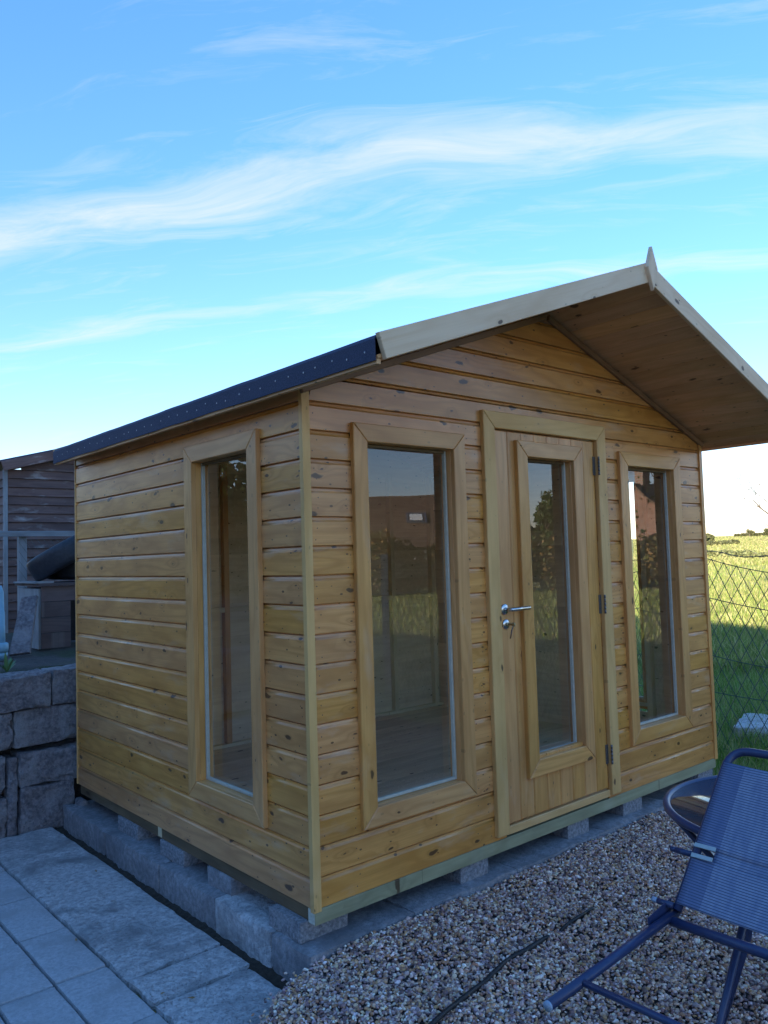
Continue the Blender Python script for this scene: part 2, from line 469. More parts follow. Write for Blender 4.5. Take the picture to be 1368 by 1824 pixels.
def prism(name, parent, pts, t0, t1, fr_, mat, ch=0.0025):
    """outline pts (counter-clockwise, local x along the grain) from depth t0 to t1, front edge chamfered"""
    n = len(pts)
    cx = sum(p[0] for p in pts) / n
    cy = sum(p[1] for p in pts) / n
    ins = []
    for i in range(n):                                  # inset by the chamfer along both edges
        p0, p1, p2 = V((*pts[i - 1],)), V((*pts[i],)), V((*pts[(i + 1) % n],))
        e1, e2 = (p1 - p0).normalized(), (p2 - p1).normalized()
        n1, n2 = V((-e1.y, e1.x)), V((-e2.y, e2.x))
        b = (n1 + n2)
        k = max(0.2, 1 + n1.dot(n2))
        ins.append(p1 + b * (ch / k))
    vs = [(p[0], p[1], t0) for p in pts] + [(p[0], p[1], t1 - ch) for p in pts] + [(p.x, p.y, t1) for p in ins]
    fs = [tuple(range(n))[::-1]]
    for a in (0, n):
        for i in range(n):
            j = (i + 1) % n
            fs.append((a + i, a + j, a + n + j, a + n + i))
    fs.append(tuple(range(2 * n, 3 * n)))
    return link(name, pydata(name, vs, fs), mat, parent, fr_)


def plank(name, parent, origin, ux, uy, L, W, T, mat, ch=0.0025):
    return prism(name, parent, [(0, 0), (L, 0), (L, W), (0, W)], 0, T, frame(origin, ux, uy), mat, ch)


def box(name, parent, a, b, mat, ch=0.002):
    """axis-aligned bar between corners a and b, grain along its longest side"""
    a, b = V(a), V(b)
    lo = V((min(a.x, b.x), min(a.y, b.y), min(a.z, b.z)))
    s_ = V((abs(a.x - b.x), abs(a.y - b.y), abs(a.z - b.z)))
    ax = max(range(3), key=lambda i: s_[i])
    E3 = [V((1, 0, 0)), V((0, 1, 0)), V((0, 0, 1))]
    uy = (ax + 1) % 3
    un = (ax + 2) % 3
    return prism(name, parent, [(0, 0), (s_[ax], 0), (s_[ax], s_[uy]), (0, s_[uy])], 0, s_[un], frame(lo, E3[ax], E3[uy]), mat, min(ch, 0.3 * min(s_)))


PROFILE = [(0.000, 0.0012), (0.002, 0.003), (0.0905, 0.003), (0.0922, 0.0024), (0.0950, 0.0001), (0.0992, -0.0028), (0.1072, -0.0048), (0.1078, -0.0138), (0.113, -0.0140)]
BH = 0.113


def board(name, parent, origin, ux, x0, x1, mat, top=None, jit=0.0):
    """lap cladding board: flat face, scooped upper edge; x0/x1 may be functions of the height"""
    f0 = x0 if callable(x0) else (lambda h: x0)
    f1 = x1 if callable(x1) else (lambda h: x1)
    prof = [(h, d + jit) for h, d in PROFILE if top is None or h <= top]
    back = -0.0165
    hz = prof[-1][0]
    ring = prof + [(hz, back), (0.0, back)]
    n = len(ring)
    c = 0.5 * (f0(0) + f1(0))
    vs = [(f0(h) - c, h, d) for h, d in ring] + [(f1(h) - c, h, d) for h, d in ring]
    fs = [(i, i + n, (i + 1) % n + n, (i + 1) % n) for i in range(n)]
    fs += [tuple(range(n)), tuple(range(n, 2 * n))[::-1]]
    ux = V(ux)
    me = pydata(name, vs, fs)
    o = link(name, me, mat, parent, frame(V(origin) + ux * c, ux, (0, 0, 1)))
    me.materials.append(M_INNER)
    me.polygons[n - 2].material_index = 1
    sm = [False] * len(me.polygons)
    for i in range(2, 5):
        sm[i] = True
    me.polygons.foreach_set('use_smooth', sm)
    return o


def tube_geo(pts, rad, seg=10, closed=False, flat=1.0):
    """vertices and faces of a round bar along a polyline; rad may be a list"""
    pts = [V(p) for p in pts]
    n = len(pts)
    rs = rad if isinstance(rad, (list, tuple)) else [rad] * n
    vs, fs = [], []
    t0 = (pts[1] - pts[0]).normalized()
    ref = V((0, 0, 1)) if abs(t0.z) < 0.9 else V((1, 0, 0))
    side = t0.cross(ref).normalized()
    for i in range(n):
        if closed:
            tg = (pts[(i + 1) % n] - pts[i - 1]).normalized()
        else:
            tg = (pts[min(i + 1, n - 1)] - pts[max(i - 1, 0)]).normalized()
        side = (side - tg * side.dot(tg)).normalized()
        up = side.cross(tg)
        for k in range(seg):
            a = 2 * math.pi * k / seg
            vs.append(pts[i] + (side * math.cos(a) + up * math.sin(a) * flat) * rs[i])
    m = n if closed else n - 1
    for i in range(m):
        j = (i + 1) % n
        for k in range(seg):
            l = (k + 1) % seg
            fs.append((i * seg + k, i * seg + l, j * seg + l, j * seg + k))
    if not closed:
        fs.append(tuple(range(seg))[::-1])
        fs.append(tuple(range((n - 1) * seg, n * seg)))
    return vs, fs


def tube(name, parent, pts, rad, mat, seg=12, closed=False, flat=1.0):
    vs, fs = tube_geo(pts, rad, seg, closed, flat)
    c = sum((V(p) for p in vs), V((0, 0, 0))) / len(vs)
    return link(name, pydata(name, [v_ - c for v_ in vs], fs), mat, parent, Matrix.Translation(c), True)


def bend(pts, r, n=6):
    """round the corners of a polyline"""
    pts = [V(p) for p in pts]
    out_ = [pts[0]]
    for i in range(1, len(pts) - 1):
        a, b, c = pts[i - 1], pts[i], pts[i + 1]
        d1, d2 = (a - b), (c - b)
        rr = min(r, d1.length * 0.49, d2.length * 0.49)
        p, q = b + d1.normalized() * rr, b + d2.normalized() * rr
        for k in range(n + 1):
            t_ = k / n
            out_.append(p * (1 - t_) ** 2 + b * 2 * t_ * (1 - t_) + q * t_ ** 2)
    out_.append(pts[-1])
    return out_


def lathe(name, parent, prof, loc, mat, seg=28, axis=None):
    vs, fs = [], []
    for r_, z_ in prof:
        for k in range(seg):
            a = 2 * math.pi * k / seg
            vs.append((r_ * math.cos(a), r_ * math.sin(a), z_))
    n = len(prof)
    for i in range(n - 1):
        for k in range(seg):
            l = (k + 1) % seg
            fs.append((i * seg + k, i * seg + l, (i + 1) * seg + l, (i + 1) * seg + k))
    if prof[0][0] > 1e-6: fs.append(tuple(range(seg))[::-1])
    if prof[-1][0] > 1e-6: fs.append(tuple(range((n - 1) * seg, n * seg)))
    mw = Matrix.Translation(V(loc)) if axis is None else Matrix.Translation(V(loc)) @ V(axis).to_track_quat('Z', 'Y').to_matrix().to_4x4()
    o = link(name, pydata(name, vs, fs), mat, parent, mw, True)
    return o


def rough_block(name, parent, lo, hi, mat, cell=0.03, amp=0.006, seed=0.0, rotz=0.0, edge=0.010, sag=0.0, chips=0.0):
    """box with worn edges and an uneven surface"""
    lo, hi = V(lo), V(hi)
    s_ = hi - lo
    nx, ny, nz = [max(2, min(60, int(round(q / cell)))) for q in s_]
    bm = bmesh.new()
    key = {}

    def vert(i, j, k):
        if (i, j, k) not in key:
            p = V((i / nx * s_.x, j / ny * s_.y, k / nz * s_.z)) - s_ / 2
            d = [s_[a] / 2 - abs(p[a]) for a in range(3)]
            q = p.copy()
            # round the edges: push in where two faces meet
            e = sorted(d)
            if e[1] < edge * 1.5:
                pull = (edge * 1.5 - e[1]) * 0.5
                for a in range(3):
                    if d[a] < edge * 1.5:
                        q[a] -= math.copysign(pull * 0.6, p[a])
            nn = noise.noise_vector((p + lo) * 7.0 + V((seed, seed * 2.1, 0)))
            n2 = noise.noise_vector((p + lo) * 26.0 + V((seed * 3.3, 0, seed)))
            q += nn * amp + n2 * amp * 0.5
            if chips and e[1] < edge * 2.5:
                c_ = noise.noise((p + lo) * 11.0 + V((0, seed * 5, 0)))
                if c_ > 0.05:
                    q -= p.normalized() * chips * (c_ - 0.05) * 2
            key[(i, j, k)] = bm.verts.new(q)
        return key[(i, j, k)]
    for k in (0, nz):
        for i in range(nx):
            for j in range(ny):
                f = [vert(i, j, k), vert(i + 1, j, k), vert(i + 1, j + 1, k), vert(i, j + 1, k)]
                bm.faces.new(f if k else f[::-1])
    for j in (0, ny):
        for i in range(nx):
            for k in range(nz):
                f = [vert(i, j, k), vert(i + 1, j, k), vert(i + 1, j, k + 1), vert(i, j, k + 1)]
                bm.faces.new(f[::-1] if j else f)
    for i in (0, nx):
        for j in range(ny):
            for k in range(nz):
                f = [vert(i, j, k), vert(i, j + 1, k), vert(i, j + 1, k + 1), vert(i, j, k + 1)]
                bm.faces.new(f if i else f[::-1])
    me = bpy.data.meshes.new(name)
    bm.to_mesh(me)
    bm.free()
    mw = Matrix.Translation((lo + hi) / 2) @ Matrix.Rotation(rotz, 4, 'Z')
    o_ = link(name, me, mat, parent, mw, True)
    me.set_sharp_from_angle(angle=0.55)
    return o_


def mesh_np(name, verts, faces_flat, fsize, mat, parent=None, colors=None, loc=(0, 0, 0), smooth=False):
    """big joined mesh from numpy arrays; faces all of one size; colors per vertex"""
    me = bpy.data.meshes.new(name)
    nv, nf = len(verts), len(faces_flat) // fsize
    me.vertices.add(nv)
    me.vertices.foreach_set('co', np.ascontiguousarray(verts, dtype=np.float32).ravel())
    me.loops.add(nf * fsize)
    me.loops.foreach_set('vertex_index', np.ascontiguousarray(faces_flat, dtype=np.int32))
    me.polygons.add(nf)
    me.polygons.foreach_set('loop_start', np.arange(0, nf * fsize, fsize, dtype=np.int32))
    me.update(calc_edges=True)
    if colors is not None:
        at = me.attributes.new('col', 'FLOAT_COLOR', 'POINT')
        c4 = np.ones((nv, 4), dtype=np.float32)
        c4[:, :3] = colors
        at.data.foreach_set('color', c4.ravel())
    if smooth:
        me.polygons.foreach_set('use_smooth', np.ones(nf, dtype=bool))
    return link(name, me, mat, parent, Matrix.Translation(V(loc)))


# ================================================================== GROUND
def terrain_z(x, y):
    s_ = x * 0.9 + y * 0.43
    q = np.maximum(0.0, s_ - 14.0)
    rise = 0.0228 * (q - 6.0 * (1 - np.exp(-q / 6.0)))
    return -0.285 + np.minimum(rise, 4.6)


ax = np.concatenate([-np.geomspace(900, 6, 46), np.linspace(-5.5, 5.5, 23), np.geomspace(6, 900, 60)])
gx, gy = np.meshgrid(ax, ax, indexing='ij')
gz = terrain_z(gx, gy)
wob = (np.sin(gx * 0.9 + 1.3 * np.sin(gy * 0.7)) * np.cos(gy * 1.1 + 0.6)) * 0.035 * np.clip((np.hypot(gx - 0, gy - 0) - 6) / 6, 0, 1)
gz = gz + wob
n = len(ax)
idx = np.arange(n * n).reshape(n, n)
fq = np.stack([idx[:-1, :-1], idx[1:, :-1], idx[1:, 1:], idx[:-1, 1:]], -1).reshape(-1)
field = mesh_np('field', np.stack([gx, gy, gz], -1).reshape(-1, 3), fq, 4, M_FIELD, smooth=True)
tag(field, kind='structure')

# gravel bed: the sheet under the stones
def gravel_z(x, y):
    d = np.clip((-0.05 - y) / 1.1, 0, 1)
    zz_ = -0.152 - 0.060 * d * d * (3 - 2 * d)
    left = np.clip((-0.05 - x) / 0.35, 0, 1)
    zz_ = zz_ - 0.075 * left * left * (3 - 2 * left)
    right = np.clip((x - 2.6) / 0.8, 0, 1)
    zz_ = zz_ - 0.06 * right
    return zz_ + 0.010 * np.sin(x * 5.1 + 1.2 * np.sin(y * 3.3)) * np.cos(y * 4.7 + x) + 0.005 * np.sin(x * 13 + y * 9)


def gravel_edge(x):
    """far limit of the gravel: the footing, and a ragged line over the concrete strip on the left"""
    e = np.where(x > -0.10, -0.045, -0.045 + (x + 0.10) * 0.36)
    return e + 0.015 * np.sin(x * 23.0) * (x < -0.1)


bx_ = np.linspace(-2.6, 3.5, 90)
by_ = np.linspace(-4.2, 0.0, 70)
px, py = np.meshgrid(bx_, by_, indexing='ij')
py = np.minimum(py, gravel_edge(px))
pz = gravel_z(px, py) - 0.006
pz = np.where(py >= gravel_edge(px) - 1e-6, pz - 0.05, pz)
idx = np.arange(px.size).reshape(px.shape)
fq = np.stack([idx[:-1, :-1], idx[1:, :-1], idx[1:, 1:], idx[:-1, 1:]], -1).reshape(-1)
M_GBED = plain('gravel_fines', (0.07, 0.055, 0.055), (0.04, 0.032, 0.034), 0.95, 90, 1.0, 0.01)
o = mesh_np('gravel_bed', np.stack([px, py, pz], -1).reshape(-1, 3), fq, 4, M_GBED, smooth=True)
tag(o, kind='structure')

# the stones
ico_bm = bmesh.new()
bmesh.ops.create_icosphere(ico_bm, subdivisions=1, radius=1.0)
ico_v = np.array([v_.co[:] for v_ in ico_bm.verts])
ico_f = np.array([[v_.index for v_ in f.verts] for f in ico_bm.faces])
ico_bm.free()
pal = np.array([(0.58, 0.42, 0.31), (0.72, 0.60, 0.50), (0.36, 0.20, 0.13), (0.15, 0.105, 0.11), (0.52, 0.31, 0.16), (0.38, 0.29, 0.31), (0.85, 0.78, 0.74), (0.24, 0.155, 0.155), (0.55, 0.41, 0.39)])
palw = np.array([.16, .13, .13, .12, .08, .14, .06, .10, .08])


def stones(nn, xr, yr, keep, size=(0.0045, 0.0090), lift=0.004):
    x_ = rng.uniform(xr[0], xr[1], nn)
    y_ = rng.uniform(yr[0], yr[1], nn)
    k = keep(x_, y_)
    x_, y_ = x_[k], y_[k]
    m_ = len(x_)
    sz = rng.uniform(size[0], size[1], m_) * np.where(rng.random(m_) < 0.06, 1.45, 1.0)
    z_ = gravel_z(x_, y_) + rng.uniform(-0.004, lift, m_)
    q = rng.normal(size=(m_, 4))
    q /= np.linalg.norm(q, axis=1)[:, None]
    a, b, c, d = q.T
    R_ = np.stack([np.stack([1 - 2 * (c * c + d * d), 2 * (b * c - a * d), 2 * (b * d + a * c)], -1),
                   np.stack([2 * (b * c + a * d), 1 - 2 * (b * b + d * d), 2 * (c * d - a * b)], -1),
                   np.stack([2 * (b * d - a * c), 2 * (c * d + a * b), 1 - 2 * (b * b + c * c)], -1)], 1)
    sc3 = np.stack([sz * rng.uniform(0.9, 1.55, m_), sz * rng.uniform(0.75, 1.1, m_), sz * rng.uniform(0.45, 0.8, m_)], -1)
    L_ = ico_v[None] * (1 + rng.uniform(-0.16, 0.16, (m_, len(ico_v), 1))) * sc3[:, None, :]
    W_ = np.einsum('mij,mvj->mvi', R_, L_)
    W_[:, :, 2] *= 0.8
    W_ += np.stack([x_, y_, z_], -1)[:, None, :]
    ci = rng.choice(len(pal), m_, p=palw)
    cc = pal[ci] * rng.uniform(0.88, 1.3, (m_, 1)) * np.array([1.04, 0.98, 0.95]) * rng.uniform(0.93, 1.07, (m_, 3))
    return W_, np.repeat(cc[:, None, :], len(ico_v), 1)


def in_view(x_, y_):
    ddx, ddy = x_ - CP.x, y_ - CP.y
    dep = ddx * CF.x + ddy * CF.y
    lat = ddx * CR.x + ddy * CR.y
    return (dep > 1.0) & (np.abs(lat) < dep * 0.62 + 0.25)


keep = lambda x_, y_: (y_ < gravel_edge(x_) - 0.004) & in_view(x_, y_)
Wv, Wc = stones(140000, (-1.0, 3.3), (-2.6, -0.04), keep)
W2, C2 = stones(1500, (-0.6, -0.1), (-0.5, 0.1), lambda x_, y_: (y_ < gravel_edge(x_) + 0.06) & (rng.random(len(x_)) < np.exp(-np.maximum(0, y_ - gravel_edge(x_)) / 0.02)))
Wv = np.concatenate([Wv, W2]); Wc = np.concatenate([Wc, C2])
ns, nv = Wv.shape[:2]
ff = (ico_f[None] + (np.arange(ns) * nv)[:, None, None]).reshape(-1)
o = mesh_np('gravel', Wv.reshape(-1, 3), ff, 3, M_GRAVEL, colors=Wc.reshape(-1, 3), smooth=True)
tag(o, 'loose multicoloured pea gravel in front of the summerhouse', 'gravel', kind='stuff')

# paving slabs in rows (left foreground)
pave = empty('pavement', (-1.2, 0.5, -0.29))
tag(pave, kind='structure')
cols_ = [(-0.722, -0.524), (-0.926, -0.728), (-1.130, -0.932), (-1.334, -1.136), (-1.538, -1.340), (-1.742, -1.544)]
sd_ = 0.0
for ci_, (xa, xb) in enumerate(cols_):
    y_ = 0.214 - 0.45 * 3 - (0.0 if ci_ % 2 == 0 else 0.012)
    while y_ < 2.55:
        ya, yb = y_ + 0.003, min(y_ + 0.447, 2.60)
        if yb - ya > 0.08:
            sd_ += 1.7
            rough_block('slab', pave, (xa + 0.002, ya, -0.29), (xb - 0.002, yb, -0.25 + random.uniform(-0.003, 0.003)), M_SLAB, 0.022, 0.0022, sd_, edge=0.006)
        y_ += 0.45
# cast concrete strip beside the footing
strip = empty('path', (-0.3, 1.2, -0.30))
tag(strip, kind='structure')
rough_block('slab', strip, (-0.517, 0.50, -0.30), (-0.112, 2.56, -0.248), M_CONC, 0.028, 0.006, 3.1, edge=0.012, chips=0.014)
rough_block('slab', strip, (-0.515, 0.275, -0.30), (-0.110, 0.497, -0.249), M_CONC, 0.022, 0.005, 9.1, edge=0.012, chips=0.014)
rough_block('slab', strip, (-0.514, -0.25, -0.30), (-0.118, 0.270, -0.252), M_CONC, 0.024, 0.006, 14.1, edge=0.012, chips=0.016)
# soil in the gap beside the footing
sx, sy = np.meshgrid(np.linspace(-0.19, 0.06, 14), np.linspace(-0.1, 2.7, 220), indexing='ij')
sz_ = -0.270 + np.vectorize(lambda a, b: 0.016 * noise.noise(V((a * 9, b * 5, 1))) + 0.014 * noise.noise(V((a * 40, b * 26, 3))))(sx, sy)
idx = np.arange(sx.size).reshape(sx.shape)
fq = np.stack([idx[:-1, :-1], idx[1:, :-1], idx[1:, 1:], idx[:-1, 1:]], -1).reshape(-1)
tag(mesh_np('soil_strip', np.stack([sx, sy, sz_], -1).reshape(-1, 3), fq, 4, M_SOIL, smooth=True), kind='structure')

# ================================================================== FOOTING AND PADS
foot = empty('concrete_footing', (0, 0, -0.30))
tag(foot, 'low concrete footing of cast blocks under the wooden summerhouse', 'footing')
ys = [2.52, 1.86, 1.20, 0.66, 0.215]
for i in range(4):
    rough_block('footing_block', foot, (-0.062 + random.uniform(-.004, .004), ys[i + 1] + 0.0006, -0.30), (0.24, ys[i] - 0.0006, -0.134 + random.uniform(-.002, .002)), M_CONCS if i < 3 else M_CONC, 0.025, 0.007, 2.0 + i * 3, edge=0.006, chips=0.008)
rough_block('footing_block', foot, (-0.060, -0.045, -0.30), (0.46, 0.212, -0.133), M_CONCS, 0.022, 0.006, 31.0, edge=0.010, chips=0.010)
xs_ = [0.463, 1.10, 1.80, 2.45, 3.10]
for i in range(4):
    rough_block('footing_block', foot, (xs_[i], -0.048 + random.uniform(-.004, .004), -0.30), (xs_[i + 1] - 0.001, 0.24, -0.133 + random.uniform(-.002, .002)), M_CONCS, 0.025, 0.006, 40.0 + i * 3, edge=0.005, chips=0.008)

pads = [((-0.030, 0.055), (0.20, 0.275), 'pale concrete block under the near front corner of the summerhouse'),
        ((0.79, 0.012), (0.97, 0.20), 'grey concrete block under the sill beam left of the door'),
        ((1.56, 0.012), (1.74, 0.20), 'grey concrete block under the door sill, nearer of two'),
        ((2.05, 0.012), (2.24, 0.20), 'grey concrete block just right of the door under the sill beam'),
        ((2.86, 0.012), (3.04, 0.20), 'small grey concrete block under the right front corner'),
        ((0.000, 0.62), (0.19, 0.83), 'dark concrete block under the left wall, nearest the corner block'),
        ((0.000, 1.06), (0.19, 1.32), 'pale concrete block under the middle of the left wall'),
        ((0.000, 1.58), (0.19, 1.84), 'pale concrete block under the far part of the left wall')]
for i, (a, b, lb) in enumerate(pads):
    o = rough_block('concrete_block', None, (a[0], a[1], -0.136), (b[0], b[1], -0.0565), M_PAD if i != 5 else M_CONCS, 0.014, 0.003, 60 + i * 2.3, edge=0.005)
    tag(o, lb, 'block', 'concrete blocks under the summerhouse')

# ================================================================== SUMMERHOUSE
W, D = 3.06, 2.43
AP, SL = 1.53, 0.361                      # ridge x, roof slope
TOPZ = 2.612                              # ridge height of the roof top
UND = 2.532                               # ridge height of the soffit underside
house = empty('summerhouse', (0, 0, 0))
tag(house, 'honey-stained timber summerhouse with three tall front panes and black felt roof', 'summerhouse')
und = lambda x: UND - SL * abs(x - AP)

fw = empty('front_wall', parent=house)
WIN = [(0.303, 0.803), (2.200, 2.690)]
DOOR = (1.083, 1.906)
Z0, Z1 = 0.314, 1.776
for k in range(22):
    z = k * BH
    segs = [[0.027, W - 0.027]]
    def cut(segs, a, b):
        o_ = []
        for s0, s1 in segs:
            if b <= s0 or a >= s1: o_.append([s0, s1]); continue
            if a > s0: o_.append([s0, a])
            if b < s1: o_.append([b, s1])
        return o_
    if z + BH > Z0 + 0.01 and z < Z1 - 0.01:
        for a, b in WIN: segs = cut(segs, a, b)
    if z < 1.89: segs = cut(segs, *DOOR)
    hw_b = (UND + 0.01 - z) / SL
    if hw_b < 0.05: break
    for s0, s1 in segs:
        f0 = (lambda h, s0=s0, z=z: max(s0, AP - max(0.02, (UND + 0.012 - z - h) / SL)))
        f1 = (lambda h, s1=s1, z=z: min(s1, AP + max(0.02, (UND + 0.012 - z - h) / SL)))
        board('board', fw, (0, 0, z), (1, 0, 0), f0, f1, M_BOARD, jit=random.uniform(-0.0008, 0.0008))

WTOP = 17.4 * BH


def side_wall(name, x, ux, wins, mat):
    p = empty(name, parent=house)
    for k in range(18):
        z = k * BH
        segs = [[0.017, D - 0.005]]
        if z + BH > Z0 + 0.01 and z < Z1 - 0.01:
            for a, b in wins:
                segs = [q for s0, s1 in segs for q in ([s0, a], [b, s1])]
        for s0, s1 in segs:
            if ux[1] < 0:
                board('board', p, (x, 0, z), ux, -s1, -s0, mat, jit=random.uniform(-0.0008, 0.0008))
            else:
                board('board', p, (x, 0, z), ux, s0, s1, mat, jit=random.uniform(-0.0008, 0.0008))
    return p


SW = (0.385, 0.875)
lw = side_wall('left_wall', 0.0, (0, -1, 0), [SW], M_BOARD)
rw = side_wall('right_wall', W, (0, 1, 0), [(0.44, 0.93)], M_BOARD)
bw = empty('back_wall', parent=house)
for k in range(22):
    z = k * BH
    if (UND + 0.01 - z) / SL < 0.05: break
    f0 = (lambda h, z=z: max(-W + 0.02, -AP - max(0.02, (UND + 0.012 - z - h) / SL)))
    f1 = (lambda h, z=z: min(-0.02, -AP + max(0.02, (UND + 0.012 - z - h) / SL)))
    board('board', bw, (0, D, z), (-1, 0, 0), f0, f1, M_INNER)

# corner posts
box('corner_post', house, (-0.010, -0.010, -0.008), (0.0255, 0.0155, und(0) + 0.02), M_PALE, 0.003)
box('corner_post', house, (W - 0.026, -0.010, -0.006), (W + 0.008, 0.016, und(W) + 0.02), M_TRIM, 0.003)
box('corner_post', house, (-0.006, D - 0.004, 0.0), (0.016, D + 0.012, 1.99), M_PALE, 0.003)

# framing seen from inside
fm = empty('inner_framing', parent=house)
for x in (0.06, 0.98, 1.75, 2.50, 2.95):
    box('stud', fm, (x, D - 0.062, 0.075), (x + 0.038, D - 0.0175, min(1.98, und(x) - 0.02)), M_STUD if x > 1.2 else M_TRIM, 0.002)
box('rail', fm, (0.02, D - 0.062, 0.052), (W - 0.02, D - 0.018, 0.074), M_STUD)
box('rail', fm, (0.1, D - 0.0605, 0.96), (W - 0.1, D - 0.0185, 0.995), M_INNER)
for y in (0.38, 0.95, 1.65):
    box('stud', fm, (W - 0.062, y, 0.06), (W - 0.0175, y + 0.04, 1.93), M_STUD)
box('rail', fm, (W - 0.0605, 0.425, 0.27), (W - 0.0185, 0.945, 0.293), M_STUD)
box('rail', fm, (W - 0.0605, 0.425, 1.80), (W - 0.0185, 0.945, 1.83), M_STUD)
for y in (0.10, 0.93, 1.65):
    box('stud', fm, (0.0175, y, 0.06), (0.058, y + 0.04, 1.93), M_INNER)
for x in (0.20, 0.86, 1.02, 1.95, 2.12, 2.76):
    box('stud', fm, (x, 0.0175, 0.06), (x + 0.04, 0.05, 1.97), M_INNER)
# floor boards inside
fl = empty('floor', parent=house)
y = 0.02
while y < D - 0.05:
    plank('floor_board', fl, (0.02, y, 0.032), (1, 0, 0), (0, 1, 0), W - 0.04, 0.1165, 0.018, M_INNER, 0.0015)
    y += 0.118

# floor bearers
box('bearer', house, (0.000, -0.003, -0.056), (W - 0.01, 0.042, -0.0015), M_TREATED, 0.002)
box('bearer', house, (0.008, 0.043, -0.055), (0.05, D - 0.02, -0.002), M_BROWNB, 0.002)
box('end_grain', house, (-0.0012, -0.0005, -0.0545), (-0.0002, 0.040, -0.003), M_ENDGRAIN, 0.0)
for x in (0.75, 1.5, 2.25, 2.98):
    box('bearer', house, (x, 0.043, -0.055), (x + 0.045, D - 0.02, -0.002), M_TREATED, 0.002)
box('packer', house, (0.0055, 1.305, -0.05), (0.0078, 1.345, -0.004), M_STUD, 0.0)


def trim_frame(parent, origin, ux, x0, x1, z0, z1, w_, t0, t1, mat, name='trim', skip_bottom=False):
    """four mitred boards round an opening; x runs along ux, z is up"""
    ux = V(ux)
    up = V((0, 0, 1))
    O = V(origin)
    X0, X1, Z0_, Z1_ = x0 - w_, x1 + w_, z0 - w_, z1 + w_
    # horizontals: grain along ux
    g = 0.0006
    prism(name, parent, [(X0 + g, w_), (w_ + X0 - X0 + X0 if False else x0 + g, 0), (x1 - g, 0), (X1 - g, w_)], t0, t1, frame(O + up * z1, ux, up), mat, 0.003)
    if not skip_bottom:
        prism(name, parent, [(X0 + g, 0), (X1 - g, 0), (x1 - g, w_), (x0 + g, w_)], t0, t1, frame(O + up * Z0_, ux, up), mat, 0.003)
    # verticals: grain along up, local y = -ux so that the normal stays outward
    zb = Z0_ if not skip_bottom else z0
    for (xa, xb, left) in ((X0, x0, True), (x1, X1, False)):
        F = frame(O + ux * xb + up * zb, up, -ux)
        h = Z1_ - zb
        cb = w_ if not skip_bottom else 0
        if left:      # local y 0 = inner edge, w = outer edge
            pts = [(cb + g, 0), (h - w_ - g, 0), (h - g, w_), (g, w_)]
        else:         # local y 0 = outer edge, w = inner edge
            pts = [(g, 0), (h - g, 0), (h - w_ - g, w_), (cb + g, w_)]
        prism(name, parent, pts, t0, t1, F, mat, 0.003)


def window(parent, name, origin, ux, x0, x1, z0, z1, w_, out_t, trim_mat, depth=0.045, trim_base=0.002):
    """trim, jamb lining, glazing stop and pane"""
    ux = V(ux); up = V((0, 0, 1)); O = V(origin)
    nrm = ux.cross(up)
    wn = empty(name, parent=parent) if name else parent
    trim_frame(wn, origin, ux, x0, x1, z0, z1, w_, trim_base, out_t, trim_mat)
    # jamb lining (seen in the reveal)
    j = 0.018
    def bar(nm, xa, xb, za, zb, ta, tb, mat):
        if (xb - xa) > (zb - za):
            return prism(nm, wn, [(0, 0), (xb - xa, 0), (xb - xa, zb - za), (0, zb - za)], ta, tb, frame(O + ux * xa + up * za, ux, up), mat, 0.0015)
        return prism(nm, wn, [(0, 0), (zb - za, 0), (zb - za, xb - xa), (0, xb - xa)], ta, tb, frame(O + ux * xb + up * za, up, -ux), mat, 0.0015)
    e = 0.001
    bar('jamb', x0 - j, x0 + e, z0 - j, z1 + j, -depth - 0.02, trim_base - 0.0005, M_TRIM)
    bar('jamb', x1 - e, x1 + j, z0 - j, z1 + j, -depth - 0.02, trim_base - 0.0005, M_TRIM)
    bar('jamb', x0 + e + .0005, x1 - e - .0005, z1 - e, z1 + j, -depth - 0.02, trim_base - 0.0005, M_TRIM)
    bar('jamb', x0 + e + .0005, x1 - e - .0005, z0 - j, z0 + e, -depth - 0.02, trim_base - 0.0005, M_TRIM)
    s_ = 0.014
    ta, tb = -depth + 0.004, -depth + 0.020
    q = e + .001
    bar('glazing_stop', x0 + q, x0 + s_, z0 + q, z1 - q, ta, tb, M_STOP)
    bar('glazing_stop', x1 - s_, x1 - q, z0 + q, z1 - q, ta, tb, M_STOP)
    bar('glazing_stop', x0 + s_ + .0005, x1 - s_ - .0005, z1 - s_, z1 - q, ta, tb, M_BROWNB)  # top stop in dark brown, standing in for shade at the head
    bar('glazing_stop', x0 + s_ + .0005, x1 - s_ - .0005, z0 + q, z0 + s_, ta, tb, M_STOP)
    F = frame(O + ux * x0 + up * z0, ux, up)
    a, b = x1 - x0 - 0.004, z1 - z0 - 0.004
    me = pydata('pane', [(0.004, 0.004, -depth), (a, 0.004, -depth), (a, b, -depth), (0.004, b, -depth)], [(0, 1, 2, 3)])
    link('pane', me, M_GLASS, wn, F)
    return wn


window(house, 'window', (0, 0, 0), (1, 0, 0), WIN[0][0], WIN[0][1], Z0, Z1, 0.074, 0.024, M_TRIM)
window(house, 'window', (0, 0, 0), (1, 0, 0), WIN[1][0], WIN[1][1], Z0, Z1, 0.078, 0.024, M_TRIM)
window(house, 'window', (0, 0, 0), (0, -1, 0), -SW[1], -SW[0], Z0 - 0.004, Z1 - 0.004, 0.078, 0.024, M_TRIM)
window(house, 'window', (W, 0, 0), (0, 1, 0), 0.44, 0.93, Z0, Z1, 0.075, 0.024, M_TRIM)

